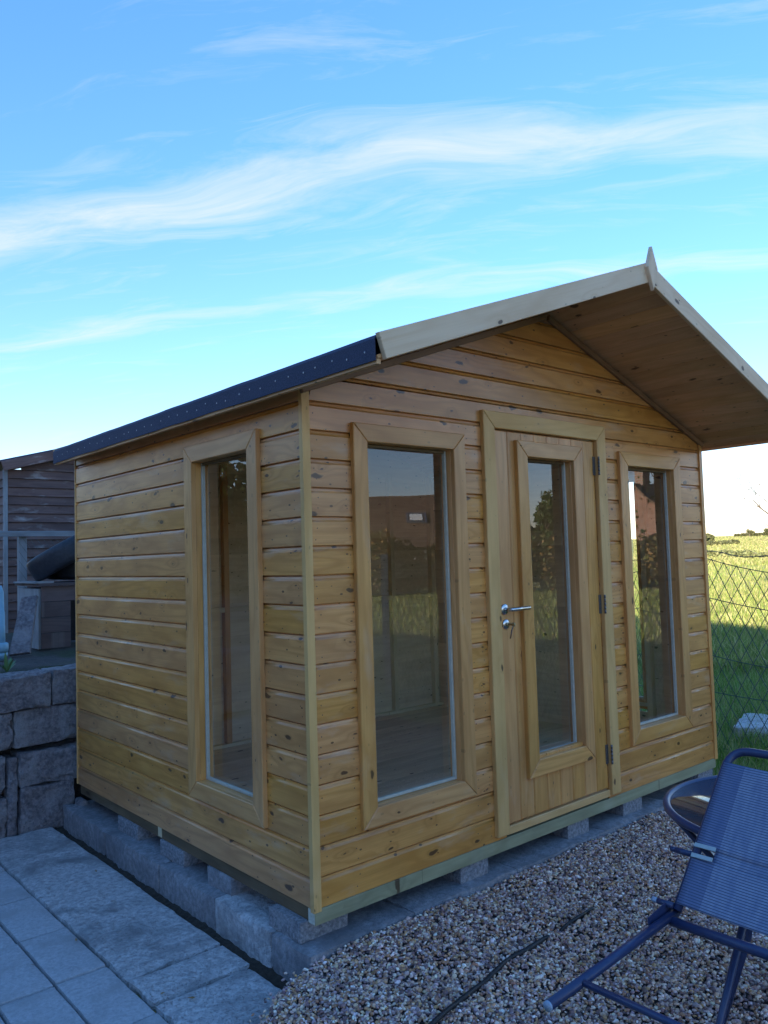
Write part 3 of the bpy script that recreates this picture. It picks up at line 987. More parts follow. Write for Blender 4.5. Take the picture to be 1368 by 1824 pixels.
# door: frame trim, planks, glazed panel, ironmongery
trim_frame(house, (0, 0, 0), (1, 0, 0), DOOR[0], DOOR[1], 0.020, 1.898, 0.079, 0.003, 0.026, M_PALE, 'door_trim', skip_bottom=True)
box('door_sill', house, (1.084, -0.010, 0.012), (1.905, 0.05, 0.047), M_PALE, 0.003)
box('door_head', house, (1.084, 0.002, 1.8995), (1.905, 0.05, 1.93), M_TRIM, 0.002)
door = empty('door', (1.905, 0, 0.05), parent=house)
dx0, dx1 = 1.087, 1.900
npl = 8
pw = (dx1 - dx0) / npl
for i in range(npl):
    xa = dx0 + i * pw
    def vplank(za, zb, x0_=xa, wdt=pw):
        prism('door_plank', door, [(0, 0.0008), (zb - za, 0.0008), (zb - za, wdt - 0.0008), (0, wdt - 0.0008)], -0.018, 0.006, frame((x0_ + wdt, 0, za), (0, 0, 1), (-1, 0, 0)), M_TRIM, 0.005)
    xb = xa + pw
    if xb <= 1.32 or xa >= 1.68:
        vplank(0.055, 1.893)
    else:
        vplank(0.055, 0.330)
        vplank(1.772, 1.893)
dwin = window(door, None, (0, 0, 0), (1, 0, 0), 1.313, 1.687, Z0, 1.774, 0.077, 0.030, M_TRIM, trim_base=0.0065)
for zc in (0.232, 1.02, 1.76):
    hg = empty('hinge', (1.9045, -0.015, zc), parent=door)
    box('leaf', hg, (1.882, -0.0085, zc - 0.05), (1.905, -0.0065, zc + 0.05), M_HINGE, 0.0005)
    for kk in range(5):
        za = zc - 0.05 + kk * 0.0202
        tube('knuckle', hg, [(1.9065, -0.030, za), (1.9065, -0.030, za + 0.0185)], 0.0055, M_HINGE, 10)
# lever handle on a round rose, lock plate with key
hd = empty('handle', (1.128, -0.01, 1.03), parent=door)
HX, HZ = 1.120, 1.042
lathe('rose', hd, [(0.0, 0), (0.026, 0), (0.026, 0.006), (0.023, 0.009), (0.0, 0.009)], (HX, -0.0062, HZ), M_STEEL, 28, (0, -1, 0))
tube('lever', hd, bend([(HX, -0.012, HZ), (HX, -0.058, HZ), (HX + 0.125, -0.058, HZ + 0.002)], 0.02), 0.0095, M_STEEL, 14)
lk = empty('lock', (HX, -0.01, 0.98), parent=door)
lathe('escutcheon', lk, [(0.0, 0), (0.024, 0), (0.024, 0.004), (0.021, 0.007), (0.0, 0.007)], (HX + 0.008, -0.0062, 0.972), M_STEEL, 24, (0, -1, 0))
lathe('cylinder', lk, [(0.0, 0), (0.0085, 0), (0.0085, 0.010), (0.0, 0.010)], (HX + 0.008, -0.012, 0.972), M_BRASS, 18, (0, -1, 0))
box('key', lk, (HX + 0.006, -0.045, 0.967), (HX + 0.010, -0.022, 0.977), M_BRASS, 0.0005)
lathe('key_bow', lk, [(0.0, 0), (0.011, 0), (0.011, 0.002), (0.0, 0.002)], (HX + 0.009, -0.052, 0.972), M_BRASS, 16, (1, 0, 0))
tube('spare_key', lk, [(HX + 0.010, -0.050, 0.964), (HX + 0.018, -0.034, 0.945), (HX + 0.020, -0.022, 0.905)], 0.0035, M_STEEL, 8, flat=0.4)

# nail heads
def nails(name, parent, pts, nrm, r=0.0026, mat=M_NAIL):
    vs, fs = [], []
    nrm = V(nrm)
    a = V((0, 0, 1)) if abs(nrm.z) < 0.9 else V((1, 0, 0))
    b = nrm.cross(a)
    for p in pts:
        p = V(p); i0 = len(vs)
        for k in range(6):
            an = math.pi * k / 3
            vs.append(p + (a * math.cos(an) + b * math.sin(an)) * r)
        vs.append(p + nrm * 0.0007)
        fs += [(i0 + k, i0 + (k + 1) % 6, i0 + 6) for k in range(6)]
    o = link(name, pydata(name, vs, fs), mat, parent)
    o['kind'] = 'stuff'
    return o


np_ = []
for k in range(17):
    for x in (0.05, 0.21, 0.90, 0.97, 2.03, 2.09, 2.80, 2.98):
        for h in (0.028, 0.068):
            if random.random() < 0.75:
                np_.append((x + random.uniform(-.012, .012), -0.0038, k * BH + h + random.uniform(-.006, .006)))
nails('nail', fw, np_, (0, -1, 0))
np_ = []
for k in range(17):
    for y in (0.06, 0.27, 1.0, 1.55, 1.95, 2.38):
        for h in (0.03, 0.07):
            if random.random() < 0.6:
                np_.append((-0.0038, y + random.uniform(-.015, .015), k * BH + h + random.uniform(-.006, .006)))
nails('nail', lw, np_, (-1, 0, 0))

# ------------------------------------------------------------------ roof
roof = empty('roof', (AP, 0, 2.5), parent=house)
YF, YB = -0.582, 2.47
XE = 1.645                                 # half width to the eave
cs = 1 / math.sqrt(1 + SL * SL)
for sgn in (-1, 1):
    # tongue-and-groove boards under the roof, running front to back
    dn = V((sgn * cs, 0, -SL * cs))        # down the slope
    Ls = XE / cs
    nb = 17
    bwid = (Ls - 0.012) / nb
    for i in range(nb):
        st_ = V((AP, 0, UND)) + dn * (0.004 + i * bwid)
        if sgn > 0:
            prism('soffit_board', roof, [(0, 0.0004), (YB - YF, 0.0004), (YB - YF, bwid - 0.0004), (0, bwid - 0.0004)], -0.014, 0.0,
                  frame(V((st_.x, YF, st_.z)), (0, 1, 0), dn), M_SOFFIT, 0.003)
        else:
            e = st_ + dn * bwid
            prism('soffit_board', roof, [(0, 0.0004), (YB - YF, 0.0004), (YB - YF, bwid - 0.0004), (0, bwid - 0.0004)], -0.014, 0.0,
                  frame(V((e.x, YF, e.z)), (0, 1, 0), -dn), M_SOFFIT, 0.003)
    # front and back barge boards
    for yy, nm in ((YF - 0.0205, 'barge_board'), (YB + 0.002, 'barge_board')):
        hgt = 0.088
        Lb = XE / cs + (0.004 if sgn < 0 else 0.0)
        base = V((AP, 0, TOPZ + 0.006))
        if sgn > 0:
            pts = [(0, 0), (0 + hgt * SL * 0 , 0), ]
        # outline in the x-z plane, local x down the slope
        un_ = V((0, -1, 0))
        if sgn > 0:
            F = frame((AP, yy + (0.018 if True else 0), TOPZ + 0.006), dn, V((SL * cs, 0, cs)))
            pts = [(0.001 - hgt * SL, -hgt), (Lb, -hgt), (Lb, 0), (0.001, 0)]
        else:
            F = frame((AP, yy + 0.018, TOPZ + 0.006), -dn, V((-SL * cs, 0, cs)))
            pts = [(-Lb, -hgt), (hgt * SL - 0.001, -hgt), (-0.001, 0), (-Lb, 0)]
        prism(nm, roof, pts, 0, 0.018, F, M_FASCIA, 0.002)
    # eave board under the turned-down felt, and trim against the gable
    xe = AP + sgn * XE
    ze = UND - SL * XE
    box('eave_board', roof, (xe - sgn * 0.003, YF + 0.002, ze - 0.012), (xe - sgn * 0.022, YB, ze + 0.004), M_SOFFIT, 0.002)
    if True:
        pA = V((AP, -0.004, UND - 0.003)) + dn * 0.02
        Lg = (AP + 0.02) / cs - 0.02
        if sgn > 0:
            F = frame((pA.x, pA.y, pA.z), dn, V((SL * cs, 0, cs)))
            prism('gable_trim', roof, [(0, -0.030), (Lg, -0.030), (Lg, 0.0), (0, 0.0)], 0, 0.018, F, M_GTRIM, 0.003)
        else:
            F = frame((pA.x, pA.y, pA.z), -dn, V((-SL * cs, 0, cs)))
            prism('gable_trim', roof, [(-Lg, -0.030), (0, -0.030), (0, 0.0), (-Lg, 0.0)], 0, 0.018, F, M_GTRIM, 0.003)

# felt: one folded sheet with turned-down eaves
fe, ft = 0.004, 0.082
xs2 = [(-XE - 0.004, -ft), (-XE - 0.006, -0.012), (-XE + 0.004, 0.002), (0.0, None), (XE - 0.004, 0.002), (XE + 0.006, -0.012), (XE + 0.004, -ft)]
vs, fs = [], []
ny = 40
for j in range(ny + 1):
    yy = YF + 0.001 + (YB - YF - 0.002) * j / ny
    for i, (ox, oz) in enumerate(xs2):
        zt = TOPZ - SL * XE
        z_ = TOPZ if oz is None else zt + oz
        wv_ = 0.0025 * noise.noise(V((ox * 3, yy * 5, 0))) + (0.004 * noise.noise(V((yy * 3.1, i * 2.0, 4))) if i in (0, 6) else 0)
        vs.append((AP + ox + (wv_ if i in (0, 1, 5, 6) else 0), yy, z_ + wv_))
nn_ = len(xs2)
for j in range(ny):
    for i in range(nn_ - 1):
        fs.append((j * nn_ + i, j * nn_ + i + 1, (j + 1) * nn_ + i + 1, (j + 1) * nn_ + i))
me = pydata('felt', vs, fs)
fo = link('felt', me, M_FELT, roof)
sm = fo.modifiers.new('thick', 'SOLIDIFY')
sm.thickness = 0.004
sm.offset = -1.0
np_ = []
for i in range(34):
    yy = YF + 0.05 + i * 0.0885
    np_.append((AP - XE - 0.0085, yy + random.uniform(-.018, .018), TOPZ - SL * XE - 0.045 + random.uniform(-.009, .009)))
nails('felt_nail', roof, np_, (-1, 0, 0), 0.0036, M_ZINC)
# diamond finial
F = frame((AP, YF - 0.0212, TOPZ - 0.03), (0, 0, 1), (-1, 0, 0))
prism('finial', roof, [(-0.100, 0), (0.002, -0.042), (0.105, 0), (0.002, 0.042)], 0, 0.018, F, M_FASCIA, 0.003)

# ================================================================== CHAIR, TIPPED AGAINST THE TABLE
LAM = 0.96
yl = CP.y + LAM * (-1.256 - CP.y)
yr = yl - 0.46
chair = empty('folding_chair', (0.45, -1.49, -0.2))
tag(chair, 'navy tubular folding chair with striped blue fabric tipped forward against the round table', 'chair')
H = V((0.376, 0, 0.270)); T = V((0.694, 0, 0.603)); A = V((-0.199, 0, 0.219))
B1 = V((0.70, 0, 0.235)); B2 = V((0.366, 0, -0.203))
_sc = lambda p: V((CP.x + LAM * (p.x - CP.x), 0, CP.z + LAM * (p.z - CP.z)))
H, T, A, B1, B2 = [_sc(q) for q in (H, T, A, B1, B2)]
B2 = B2 + (B2 - B1).normalized() * ((B2.z + 0.215) / (B1 - B2).normalized().z)
at = lambda p, y_: V((p.x, y_, p.z))
dT = (T - H).normalized()
top = T + dT * 0.075
tube('back_frame', chair, bend([at(H, yl), at(top, yl), at(top, yr), at(H, yr)], 0.065, 8), 0.0122, M_TUBE, 14)
for y_ in (yl + 0.012, yr - 0.012):
    lg = tube('rear_leg', chair, [at(H + V((0.015, 0, -0.012)), y_), at(A, y_)], 0.0122, M_TUBE, 14)
    dA = (A - H).normalized()
    tube('foot_cap', lg, [at(A - dA * 0.004, y_), at(A + dA * 0.006, y_)], 0.0118, M_CAP, 14)
    # hinge bracket
    prism('hinge_bracket', chair, [(-0.02, -0.020), (0.10, -0.012), (0.10, 0.012), (-0.02, 0.020)], 0.0, 0.004,
          frame(at(H, y_ + 0.014), -V((1, 0, 0.09)), V((-0.09, 0, 1))), M_TUBE, 0.001)
tube('cross_bar', chair, [at(H + V((-0.022, 0, -0.022)), yl + 0.006), at(H + V((-0.022, 0, -0.022)), yr - 0.006)], 0.0135, M_TUBE, 14)
k1 = H + (A - H) * 0.78
tube('leg_stretcher', chair, [at(k1, yl), at(k1, yr)], 0.0085, M_TUBE, 12)
for y_ in (yl - 0.055, yr + 0.055):
    tube('front_leg', chair, [at(B1, y_), at(B2, y_)], 0.0105, M_TUBE, 12)
k2 = B1 + (B2 - B1) * 0.63
tube('leg_stretcher', chair, [at(k2, yl - 0.055), at(k2, yr + 0.055)], 0.0085, M_TUBE, 12)
S1 = H + (T - H) * 0.40
S2 = H + (T - H) * 0.345
Sm = (S1 + S2) / 2
for p_, L_ in ((Sm, 0.06), (H + V((-0.004, 0, 0.012)), 0.055)):
    tube('pivot_pin', chair, [at(p_, yl + 0.008), at(p_, yl + L_)], 0.0085, M_TUBE, 12)
    tube('pivot_cap', chair, [at(p_, yl + L_ - 0.002), at(p_, yl + L_ + 0.016)], 0.0075, M_CAP if p_ is not Sm else M_TUBE, 12)
# sling fabric: two widths wrapped round the side tubes, the slit between them only at the edges
def fabric(name, sa, sb, ya, yb, lift0=0.016, parent=chair):
    n1, n2 = 14, 24
    vs, fs = [], []
    nrmL = V((-dT.z, 0, dT.x))
    for i in range(n1 + 1):
        for j in range(n2 + 1):
            t_ = sa + (sb - sa) * i / n1
            yy = ya + (yb - ya) * j / n2
            e = (yy - yl) / (yr - yl)
            sag_ = -0.022 * math.sin(math.pi * min(1, max(0, e))) * (0.5 + 0.5 * math.sin(math.pi * t_))
            p = H + (T + dT * 0.02 - H) * t_ + nrmL * (lift0 * (1 - 0.25 * math.sin(math.pi * e)) + sag_ + 0.0015 * noise.noise(V((t_ * 6, yy * 9, 1))))
            vs.append(V((p.x, yy, p.z)))
    for i in range(n1):
        for j in range(n2):
            a_ = i * (n2 + 1) + j
            fs.append((a_, a_ + 1, a_ + n2 + 2, a_ + n2 + 1))
    # local frame: x across the chair, y up the back
    F = frame(V((H.x, yl, H.z)), (0, -1, 0), dT)
    Fi = F.inverted()
    me = pydata(name, [Fi @ v_ for v_ in vs], fs)
    o = link(name, me, M_MESHF, parent, F, True)
    so = o.modifiers.new('thick', 'SOLIDIFY'); so.thickness = 0.002
    return o


fabric('sling_fabric', 0.40, 1.0, yl + 0.0, yr - 0.0)
fabric('sling_fabric', 0.03, 0.345, yl + 0.0, yr - 0.0)
fabric('sling_fabric', 0.3455, 0.3995, yl - 0.055, yr + 0.055)
nrmL = V((-dT.z, 0, dT.x))
for t_ in (0.405, 0.338):
    p_ = H + (T + dT * 0.02 - H) * t_ + nrmL * 0.0185
    plank('hem_tab', chair, V((p_.x, yl + 0.002, p_.z)) - dT * 0.006, (0, -1, 0), dT, 0.062, 0.012, 0.003, M_HEM, 0.0005)
# folded seat behind the back rest
nB = -nrmL
sA, sB = H + nB * 0.045 + dT * 0.05, T + nB * 0.06 - dT * 0.12
tube('seat_frame', chair, bend([at(sA, yl - 0.05), at(sB, yl - 0.05), at(sB, yr + 0.05), at(sA, yr + 0.05)], 0.04, 5), 0.010, M_TUBE, 10)
F = frame(V((sA.x, yl - 0.055, sA.z)), (0, -1, 0), dT)
prism('seat_fabric', chair, [(0, 0.0), (0.364, 0.0), (0.364, (sB - sA).length), (0, (sB - sA).length)], -0.001, 0.001, F, M_MESHF, 0.0)

# ================================================================== ROUND TABLE
TC = V((0.882, -1.415, 0.472)); TR = 0.408
table = empty('round_table', (TC.x, TC.y, -0.2))
tag(table, 'low round garden table with smoked glass top and dark blue rim', 'table')
ring = [TC + V((math.cos(a) * TR, math.sin(a) * TR, -0.006)) for a in np.linspace(0, 2 * math.pi, 73)[:-1]]
tube('rim', table, ring, 0.0125, M_TUBE, 12, closed=True)
lathe('glass_top', table, [(0.0, -0.005), (TR - 0.012, -0.005), (TR - 0.010, -0.002), (TR - 0.012, 0.001), (0.0, 0.001)], TC, M_TGLASS, 72)
for k in range(4):
    a = math.pi / 4 + k * math.pi / 2
    d_ = V((math.cos(a), math.sin(a), 0))
    gz_ = float(gravel_z(np.array(TC.x + d_.x * 0.3), np.array(TC.y + d_.y * 0.3)))
    tube('leg', table, bend([TC + d_ * (TR - 0.01) + V((0, 0, -0.018)), TC + d_ * 0.16 + V((0, 0, -0.30)), V((TC.x + d_.x * 0.30, TC.y + d_.y * 0.30, gz_))], 0.12, 8), 0.010, M_TUBE, 10)
tube('leg_ring', table, [TC + V((math.cos(a) * 0.172, math.sin(a) * 0.172, -0.31)) for a in np.linspace(0, 2 * math.pi, 41)[:-1]], 0.006, M_TUBE, 8, closed=True)

# black membrane strip on the gravel
pts = [(1.10, -0.470), (1.027, -0.481), (0.93, -0.492), (0.821, -0.497), (0.72, -0.494), (0.617, -0.503), (0.51, -0.505), (0.399, -0.523), (0.25, -0.55), (0.08, -0.590), (-0.2, -0.66)]
vs, fs = [], []
PP = []
for i in range(len(pts) - 1):
    for k in range(5):
        t_ = k / 5
        PP.append((pts[i][0] * (1 - t_) + pts[i + 1][0] * t_, pts[i][1] * (1 - t_) + pts[i + 1][1] * t_))
for i, (x, y) in enumerate(PP):
    wd = 0.003 + 0.007 * min(1, i / 25) + 0.004 * noise.noise(V((x * 9, 0, 0)))
    g_ = float(gravel_z(np.array(x), np.array(y)))
    tilt = 0.010 + 0.008 * noise.noise(V((x * 7, 2, 0)))
    dip = -0.012 if 15 < i < 19 or i < 3 else 0.0
    for q, zz_ in ((-wd, 0.004), (0.0, 0.007 + tilt), (wd, 0.004)):
        vs.append((x, y + q, g_ + zz_ + dip + 0.003 * noise.noise(V((x * 31, q * 50, 0)))))
for i in range(len(PP) - 1):
    for q in range(2):
        fs.append((i * 3 + q, i * 3 + q + 1, i * 3 + q + 4, i * 3 + q + 3))
o = link('membrane_strip', pydata('membrane_strip', vs, fs), M_CABLE, None, None, True)
o.modifiers.new('thick', 'SOLIDIFY').thickness = 0.002
tag(o, 'thin black strip of weed membrane poking out of the gravel', 'strip')

# fallen leaves scattered over the gravel
rl = random.Random(5)
vs, fs = [], []
for i in range(70):
    x = rl.uniform(-0.1, 2.9); y = rl.uniform(-1.9, -0.10)
    if i > 55: x = rl.uniform(-1.2, -0.15); y = rl.uniform(0.2, 2.3)
    g_ = float(gravel_z(np.array(x), np.array(y))) + 0.010 if i <= 55 else -0.243
    a = rl.uniform(0, 6.28); L_ = rl.uniform(0.008, 0.019); t1 = rl.uniform(-0.4, 0.4)
    d = V((math.cos(a), math.sin(a), t1)).normalized(); sd2 = V((-math.sin(a), math.cos(a), rl.uniform(-0.4, 0.4))).normalized()
    p = V((x, y, g_)); i0 = len(vs)
    vs += [p - d * L_, p + sd2 * L_ * 0.45 - d * L_ * 0.1, p + d * L_ + V((0, 0, 0.003)), p - sd2 * L_ * 0.45 - d * L_ * 0.1]
    fs += [(i0, i0 + 1, i0 + 2), (i0, i0 + 2, i0 + 3)]
M_DEAD = plain('dead_leaf', (0.22, 0.12, 0.05), (0.34, 0.22, 0.10), 0.7, 60, 0.3, 0.001)
tag(link('fallen_leaves', pydata('fallen_leaves', vs, fs), M_DEAD), 'small brown fallen leaves scattered over gravel and paving', 'leaves', kind='stuff')

# ================================================================== RAISED GARDEN BEHIND LEFT
# retaining wall of old blocks
rwall = empty('retaining_wall', (-1.0, 2.6, -0.28))
tag(rwall, 'low retaining wall of worn grey blocks beside the far end of the paving', 'wall')
def rblock(x0, x1, z0, z1, sd__, y0=2.56, dpt=0.22, amp=0.012):
    rough_block('block', rwall, (x0, y0 + random.uniform(-0.006, 0.012), z0), (x1, y0 + dpt, z1), M_STONEW, 0.017, amp, sd__, edge=0.008, chips=0.022)
rblock(-0.108, 0.36, 0.462, 0.676, 5.0); rblock(-0.62, -0.112, 0.458, 0.672, 7.0); rblock(-1.12, -0.624, 0.462, 0.675, 9.0); rblock(-1.6, -1.124, 0.462, 0.675, 11.0)
rblock(-0.326, 0.30, 0.236, 0.457, 13.0, 2.575); rblock(-0.80, -0.33, 0.232, 0.454, 15.0, 2.57); rblock(-1.3, -0.804, 0.236, 0.458, 17.0, 2.57)
rblock(-0.30, 0.40, 0.008, 0.200, 19.0, 2.545, amp=0.016); rblock(-0.365, -0.304, -0.29, 0.19, 20.0, 2.56); rblock(-0.86, -0.369, -0.024, 0.196, 21.0, 2.56, amp=0.015)
rblock(-0.30, 0.02, -0.29, 0.004, 23.0, 2.54, amp=0.013); rblock(-0.86, -0.369, -0.29, -0.028, 25.0, 2.55); rblock(-1.4, -0.864, -0.29, 0.19, 27.0, 2.56)
tag(rough_block('broken_stone', None, (0.0, 2.40, -0.28), (0.055, 2.53, -0.10), M_STONEW, 0.016, 0.008, 77.0, edge=0.012, chips=0.02), 'small broken stone wedged between the retaining wall and footing', 'stone')

# raised soil
tx, ty = np.meshgrid(np.linspace(-9.0, 2.9, 90), np.linspace(2.70, 14.0, 70), indexing='ij')
tz = 0.655 + 0.025 * np.sin(tx * 3.1 + ty) * np.sin(ty * 2.3) + 0.012 * np.sin(tx * 11 + ty * 7)
tz[:, 0] = -0.3
tz[-1, :] = -0.3
idx = np.arange(tx.size).reshape(tx.shape)
fq = np.stack([idx[:-1, :-1], idx[1:, :-1], idx[1:, 1:], idx[:-1, 1:]], -1).reshape(-1)
M_SOILB = plain('dark_garden_soil', (0.075, 0.062, 0.062), (0.045, 0.038, 0.040), 0.95, 22, 1.0, 0.03, c3=(0.05, 0.06, 0.03), scale3=2.0)
tag(mesh_np('raised_garden_soil', np.stack([tx, ty, tz], -1).reshape(-1, 3), fq, 4, M_SOILB, smooth=True), kind='structure')

# old shed
shed = empty('old_shed', (0.57, 6.0, 0.6))
tag(shed, 'old dark brown weathered shed with peeling boards in the left background', 'shed')
ob = 0.0885
SX0, SX1, SY0 = 0.572, 2.75, 6.0
k = 0
while 0.62 + k * ob < 2.75:
    z = 0.62 + k * ob
    xr_ = SX1
    xl_ = SX0 + 0.02
    if z > 2.28: xl_ = SX0 + (z - 2.28 + 0.02) / 0.27
    if z > 2.28: xr_ = SX1 - (z - 2.28) / 0.27
    if xr_ - xl_ < 0.15: break
    F = frame((xl_, SY0, z), (1, 0, 0), V((0, 0.20, 1)))
    prism('board', shed, [(0, 0), (xr_ - xl_, 0), (xr_ - xl_, ob * 1.06), (0, ob * 1.06)], -0.012, 0.006, F, M_OLD, 0.001)
    if z < 2.25:
        F = frame((SX0, 8.4, z), (0, -1, 0), V((0.20, 0, 1)))
        prism('board', shed, [(0, 0), (2.38, 0), (2.38, ob * 1.06), (0, ob * 1.06)], -0.012, 0.006, F, M_OLD, 0.001)
    k += 1
box('corner_post', shed, (SX0 - 0.022, SY0 - 0.025, 0.62), (SX0 + 0.016, SY0 + 0.01, 2.30), M_GREYWOOD, 0.003)
apx = (SX0 + SX1) / 2
for sgn in (-1, 1):
    dn = V((sgn * 0.965, 0, -0.262)).normalized()
    Lr = 1.20
    F = frame((apx, 5.9, 2.665), (0, 1, 0), dn) if sgn > 0 else frame(V((apx, 5.9, 2.665)) + dn * Lr, (0, 1, 0), -dn)
    prism('roof_board', shed, [(0, 0.001), (2.6, 0.001), (2.6, Lr - 0.001), (0, Lr - 0.001)], -0.03, -0.012, F, M_FELT, 0.001)
    if sgn > 0:
        F = frame((apx, 5.895, 2.68), dn, V((0.262, 0, 0.965)))
        prism('barge_board', shed, [(0.001, -0.095), (Lr, -0.095), (Lr, 0), (0.001, 0)], 0, 0.015, F, M_OLD, 0.002)
    else:
        F = frame((apx, 5.895, 2.68), -dn, V((-0.262, 0, 0.965)))
        prism('barge_board', shed, [(-Lr, -0.095), (-0.001, -0.095), (-0.001, 0), (-Lr, 0)], 0, 0.015, F, M_OLD, 0.002)
# solid core so no light shows between the boards
box('light_block_core', shed, (SX0 + 0.03, SY0 + 0.035, 0.62), (SX1 - 0.03, 8.35, 2.24), M_OLD, 0.0)

# rail fence with wire netting in front of it
rf = empty('rail_fence', (0.5, 5.3, 0.65))
tag(rf, 'pale grey rail and post with wire netting in front of the old shed', 'fence')
box('rail', rf, (-1.5, 5.28, 1.600), (2.6, 5.32, 1.650), M_GREYWOOD, 0.004)
for x in (0.505, 2.2, -1.2):
    box('post', rf, (x, 5.325, 0.64), (x + 0.07, 5.39, 1.60), M_GREYWOOD, 0.004)
vs, fs = [], []
for i in range(-4, 36):
    for s_ in (1, -1):
        p0 = V((0.58 + i * 0.06, 5.322, 0.75)); p1 = p0 + V((s_ * 0.85 * 0.7, 0, 0.85))
        for q in (p0, p1):
            pass
        x0_, x1_ = max(0.5, min(2.3, p0.x)), max(0.5, min(2.3, p1.x))
        if abs(x1_ - x0_) < 0.05: continue
        f_ = lambda x: p0.z + (x - p0.x) / (p1.x - p0.x) * 0.85
        a_, b_ = tube_geo([V((x0_, 5.322, f_(x0_))), V((x1_, 5.322, f_(x1_)))], 0.0016, 3)
        o_ = len(vs); vs += a_; fs += [tuple(q + o_ for q in f) for f in b_]
nt_ = link('wire_netting', pydata('wire_netting', vs, fs), M_WIRE, rf)
nt_['kind'] = 'stuff'

# box / kennel
kn = empty('wooden_box', (0.45, 4.3, 0.66))
tag(kn, 'dark weathered wooden kennel-like box with a dark opening, holding up the tyres', 'box')
KX0, KX1, KY0, KY1 = 0.275, 0.95, 4.0, 4.55
for i in range(4):
    box('panel_board', kn, (KX0 + 0.012, KY0, 0.672 + i * 0.122), (KX1 if i == 3 else KX0 + 0.235, KY0 + 0.016, 0.790 + i * 0.122), M_CRATE, 0.002)
box('panel_board', kn, (0.72, KY0, 0.672), (KX1, KY0 + 0.016, 1.036), M_CRATE, 0.002)
for i in range(3):
    box('side_board', kn, (KX0 - 0.006, KY0 + 0.02 + i * 0.18, 0.67), (KX0 + 0.011, KY0 + 0.195 + i * 0.18, 1.14), M_GREYWOOD, 0.002)
box('lid', kn, (KX0 - 0.02, KY0 - 0.03, 1.161), (KX1 + 0.03, KY1 + 0.03, 1.182), M_CRATE, 0.003)
box('lid_batten', kn, (KX0 - 0.04, KY0 - 0.02, 1.1825), (KX0 + 0.10, KY1, 1.196), M_GREYWOOD, 0.003)
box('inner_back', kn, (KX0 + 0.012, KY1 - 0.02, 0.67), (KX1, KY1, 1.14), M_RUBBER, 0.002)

def tyre(center, axis, R_, wd, label):
    prof = [(R_ * 0.58, -wd * 0.42), (R_ * 0.80, -wd * 0.5), (R_ * 0.93, -wd * 0.47), (R_ * 0.985, -wd * 0.38), (R_, -wd * 0.2), (R_ * 1.003, 0), (R_, wd * 0.2), (R_ * 0.985, wd * 0.38), (R_ * 0.93, wd * 0.47), (R_ * 0.80, wd * 0.5), (R_ * 0.58, wd * 0.42), (R_ * 0.62, wd * 0.36), (R_ * 0.88, wd * 0.40), (R_ * 0.90, 0), (R_ * 0.88, -wd * 0.40), (R_ * 0.62, -wd * 0.36), (R_ * 0.58, -wd * 0.42)]
    o = lathe('tyre', None, prof, center, M_RUBBER, 48, axis)
    tag(o, label, 'tyre', 'old tyres on the wooden box')


rr_ = V((0.76, -0.65, 0))
ax1 = (-rr_ * 0.46 + V((0, 0, 0.86)) + V((-0.10, -0.12, 0))).normalized()
tyre((0.545, 4.22, 1.405), ax1, 0.30, 0.19, 'black tyre tilted on the upper side of the wooden box')
tyre((0.74, 4.38, 1.275), V((0.05, 0.0, 1)), 0.29, 0.17, 'black tyre lying flat under the tilted tyre on the box')

# leaning slab and blue plastic post, small plant
F = frame((-0.005, 3.80, 0.665), V((0.13, 0.20, 0.42)), V((0.75, -0.55, 0.03)))
o = prism('leaning_slab', None, [(0, 0), (0.47, 0.02), (0.48, 0.135), (0.01, 0.145)], -0.018, 0.018, F, M_STONEW, 0.004)
tag(o, 'pale grey slab leaning against the side of the dark wooden box', 'slab')
bp_ = empty('blue_plastic_post', (-0.145, 3.6, 0.66))
tag(bp_, 'pale blue stepped plastic post at the left edge above the retaining wall', 'post')
BPX = V((-0.118, 3.6, 0.66))
lathe('shaft', bp_, [(0.0, 0.08), (0.030, 0.08), (0.028, 0.24), (0.026, 0.243), (0.025, 0.345), (0.022, 0.348), (0.020, 0.475), (0.006, 0.525), (0.0, 0.528)], BPX, M_BLUEPL, 10)
lathe('collar', bp_, [(0.0, 0.05), (0.045, 0.055), (0.050, 0.085), (0.048, 0.115), (0.04, 0.122), (0.0, 0.123)], BPX, M_BLUEPL, 20)
lathe('base', bp_, [(0.0, 0.0), (0.030, 0.0), (0.043, 0.03), (0.045, 0.05), (0.0, 0.051)], BPX, M_BLUEPL, 20)

def leafy_plant(name, loc, n, L_, label, seed):
    r_ = random.Random(seed)
    vs, fs = [], []
    for i in range(n):
        a = r_.uniform(0, 2 * math.pi); tilt = r_.uniform(0.1, 0.9)
        d = V((math.cos(a) * tilt, math.sin(a) * tilt, 1)).normalized()
        sd = d.cross(V((0, 0, 1))).normalized()
        l_ = L_ * r_.uniform(0.6, 1.1); w_ = l_ * 0.10
        i0 = len(vs)
        p0 = V(loc)
        for t_, ww in ((0, 0.4), (0.4, 1.0), (0.75, 0.7), (1.0, 0.05)):
            c_ = p0 + d * l_ * t_ + V((0, 0, -0.35 * l_ * tilt * t_ * t_))
            vs += [c_ - sd * w_ * ww, c_ + sd * w_ * ww]
        fs += [(i0 + 2 * q, i0 + 2 * q + 1, i0 + 2 * q + 3, i0 + 2 * q + 2) for q in range(3)]
    M_PL = plain('plant_green', (0.07, 0.15, 0.05), (0.11, 0.20, 0.08), 0.5, 10)
    o = link(name, pydata(name, vs, fs), M_PL)
    tag(o, label, 'plant')


leafy_plant('weed_plant', (-0.30, 2.80, 0.665), 9, 0.13, 'small green weed on top of the retaining wall at the left edge', 3)

